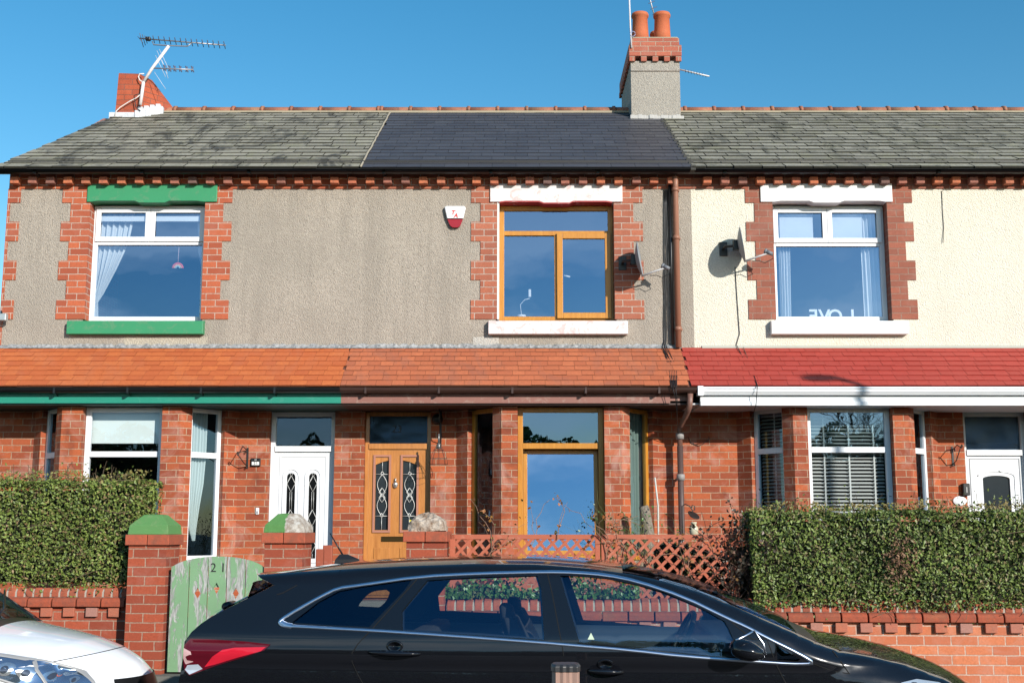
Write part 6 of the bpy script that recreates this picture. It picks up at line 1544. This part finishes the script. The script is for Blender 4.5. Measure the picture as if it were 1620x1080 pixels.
for j in range(41):
    v = -.97+1.94*j/40; xx = -.185; w = D.S(xx, D.zr(xx)); rg.append(D.w3(xx+bw_(xx)*(1-abs(v)**2.4), w*v, D.zr(xx)+cw_(xx)*(1-abs(v)**2.2)+.0005))
m.tube(rg, .0035, 4); m.build('seam', seam, carW)
wheel(D, carW, -.72, .30, .78); wheel(D, carW, -3.15, .30, .78)
m = MB(); m.tube([D.w3(-.66, -.30, 1.045), D.w3(-.78, .1, 1.115), D.w3(-.98, .50, 1.22)], .008, 6); m.build('wiper', blkp, carW)
m = MB()
for y in (-.36, .36):
    m.rings([[D.w3(-2.2-.10*t+.06*math.cos(q_), y+.22*math.sin(q_), .6+.6*t) for q_ in [2*math.pi*k/14 for k in range(14)]] for t in (0, .5, 1)])
m.build('seats', seatm, carW)
m = MB(); m.rings([[D.w3(a_, y, b_) for a_, b_ in ((-1.25, .6), (-1.28, .90), (-1.2, .97), (-.8, .96), (-.8, .6))] for y in (-.7, 0, .7)], smooth=False); m.build('dashboard', inner, carW, bevel=.02)

# ------------------------------------------------------------------ street lamp by the kerb (its shadow falls on the right porch roof)
tgt = P(1308, 600, 14.15); s_ = 8.0; lx_, ly_ = tgt.x+.69*s_, tgt.y-s_; lz_ = tgt.z+.465*s_
lmp = thing('street_lamp', 'grey street lamp on the near pavement, right of the view', 'street lamp', (lx_+.30, ly_, .12))
gal = plain('galvanised lamp steel', (.30, .31, .32), .5, .6)
m = MB(); m.tube([(lx_+.30, ly_, .12), (lx_+.30, ly_, 1.2)], .075, 12); m.tube([(lx_+.30, ly_, 1.2), (lx_+.30, ly_, lz_-.35), (lx_+.22, ly_, lz_-.1), (lx_+.12, ly_, lz_)], .045, 12); m.build('column', gal, lmp)
m = MB(); m.rings([[(lx_+dx, ly_+w*math.sin(q_), lz_+.02+h*math.cos(q_)) for q_ in [2*math.pi*k/14 for k in range(14)]] for dx, w, h in ((.16, .03, .03), (.10, .09, .05), (-.08, .12, .07), (-.22, .10, .06), (-.30, .03, .02))]); m.build('lamp_head', gal, lmp)

# ------------------------------------------------------------------ the far side of the street, seen in the window panes
bark = plain('winter bark', (.10, .075, .05), .9)
def tree_mesh(seed, H):
    rs = random.Random(seed); tr = MB(); br = MB()
    def go(p, d, L_, r, dep):
        pts = [p]; n = 4
        for i in range(n): d = (d+Vector((rs.gauss(0, .13), rs.gauss(0, .13), rs.gauss(.03, .08)))).normalized(); p = p+d*L_/n; pts.append(p)
        (tr if dep == 0 else br).tube(pts, [r*(1-.45*i/n) for i in range(n+1)], 6 if dep < 2 else 3, False)
        if dep < 5:
            for k in range(rs.randint(3, 4) if dep < 4 else 3):
                q_ = pts[-1] if k == 0 else pts[rs.randint(1, n)]; nd = (d+Vector((rs.gauss(0, .55), rs.gauss(0, .55), rs.gauss(.1, .3)))).normalized(); go(q_, nd, L_*rs.uniform(.6, .78), r*.52, dep+1)
    go(Vector((0, 0, 0)), Vector((0, 0, 1)), H*.30, H*.022, 0); return tr, br
protos = []
for i, (x, y, H) in enumerate(((-11, -15, 6.4), (-7, -17, 5.8), (-3.2, -15.5, 5.4), (.8, -16, 6.3), (4.6, -15, 5.6), (7.6, -16, 6.9), (10.8, -15, 9.6), (14.5, -16, 6.5), (-15.5, -16, 7.0), (2.6, -18, 6.0))):
    t = thing('bare_tree', 'leafless tree across the street, number %d of the row counted from the left' % (i+1), 'tree', (x, y, 0), 'bare trees across the street')
    if i < 3:
        a, b = tree_mesh(40+i, 6.); a.v = [(v[0]+x, v[1]+y, v[2]) for v in a.v]; b.v = [(v[0]+x, v[1]+y, v[2]) for v in b.v]
        ta = a.build('trunk', bark, t); tb = b.build('crown', bark, t); protos.append((ta, tb))
    else:
        for pr in protos[i % 3]: c = pr.copy(); S.collection.objects.link(c); c.parent = t
        t.rotation_euler = (0, 0, i*1.7)
    t.scale = (H/6,)*3
rs = np.random.RandomState(9); n = 30000; x = rs.uniform(-22, 22, n); hgt = 4.7+.7*lump(x, 0, 0, .25, 2)+.5*lump(x, 0, 0, 1.1); z = hgt*rs.uniform(0, 1, n)**.6; p = np.stack([x, -13.2+rs.uniform(-.5, .3, n)-z*.1, z], 1)
o = leafmesh('shrub_bank', p, np.tile([0, 1, .4], (n, 1)), .26, lv1, base=(0, -13.2, 0), seed=5); struct(o, 'stuff'); tag(o, 'dense evergreen shrubs along the far side of the street', 'shrubs')
m = MB(); m.rings([[(x, -13.6, 0), (x, -13.6, 3.9+.7*float(lump(x, 0, 0, .25, 2))), (x, -14.4, 3.9+.7*float(lump(x, 0, 0, .25, 2))), (x, -14.6, 0)] for x in np.linspace(-22, 22, 45)]); struct(m.build('bank_core', core))  # unseen dark core box of the shrub bank, raised to darken pane reflections
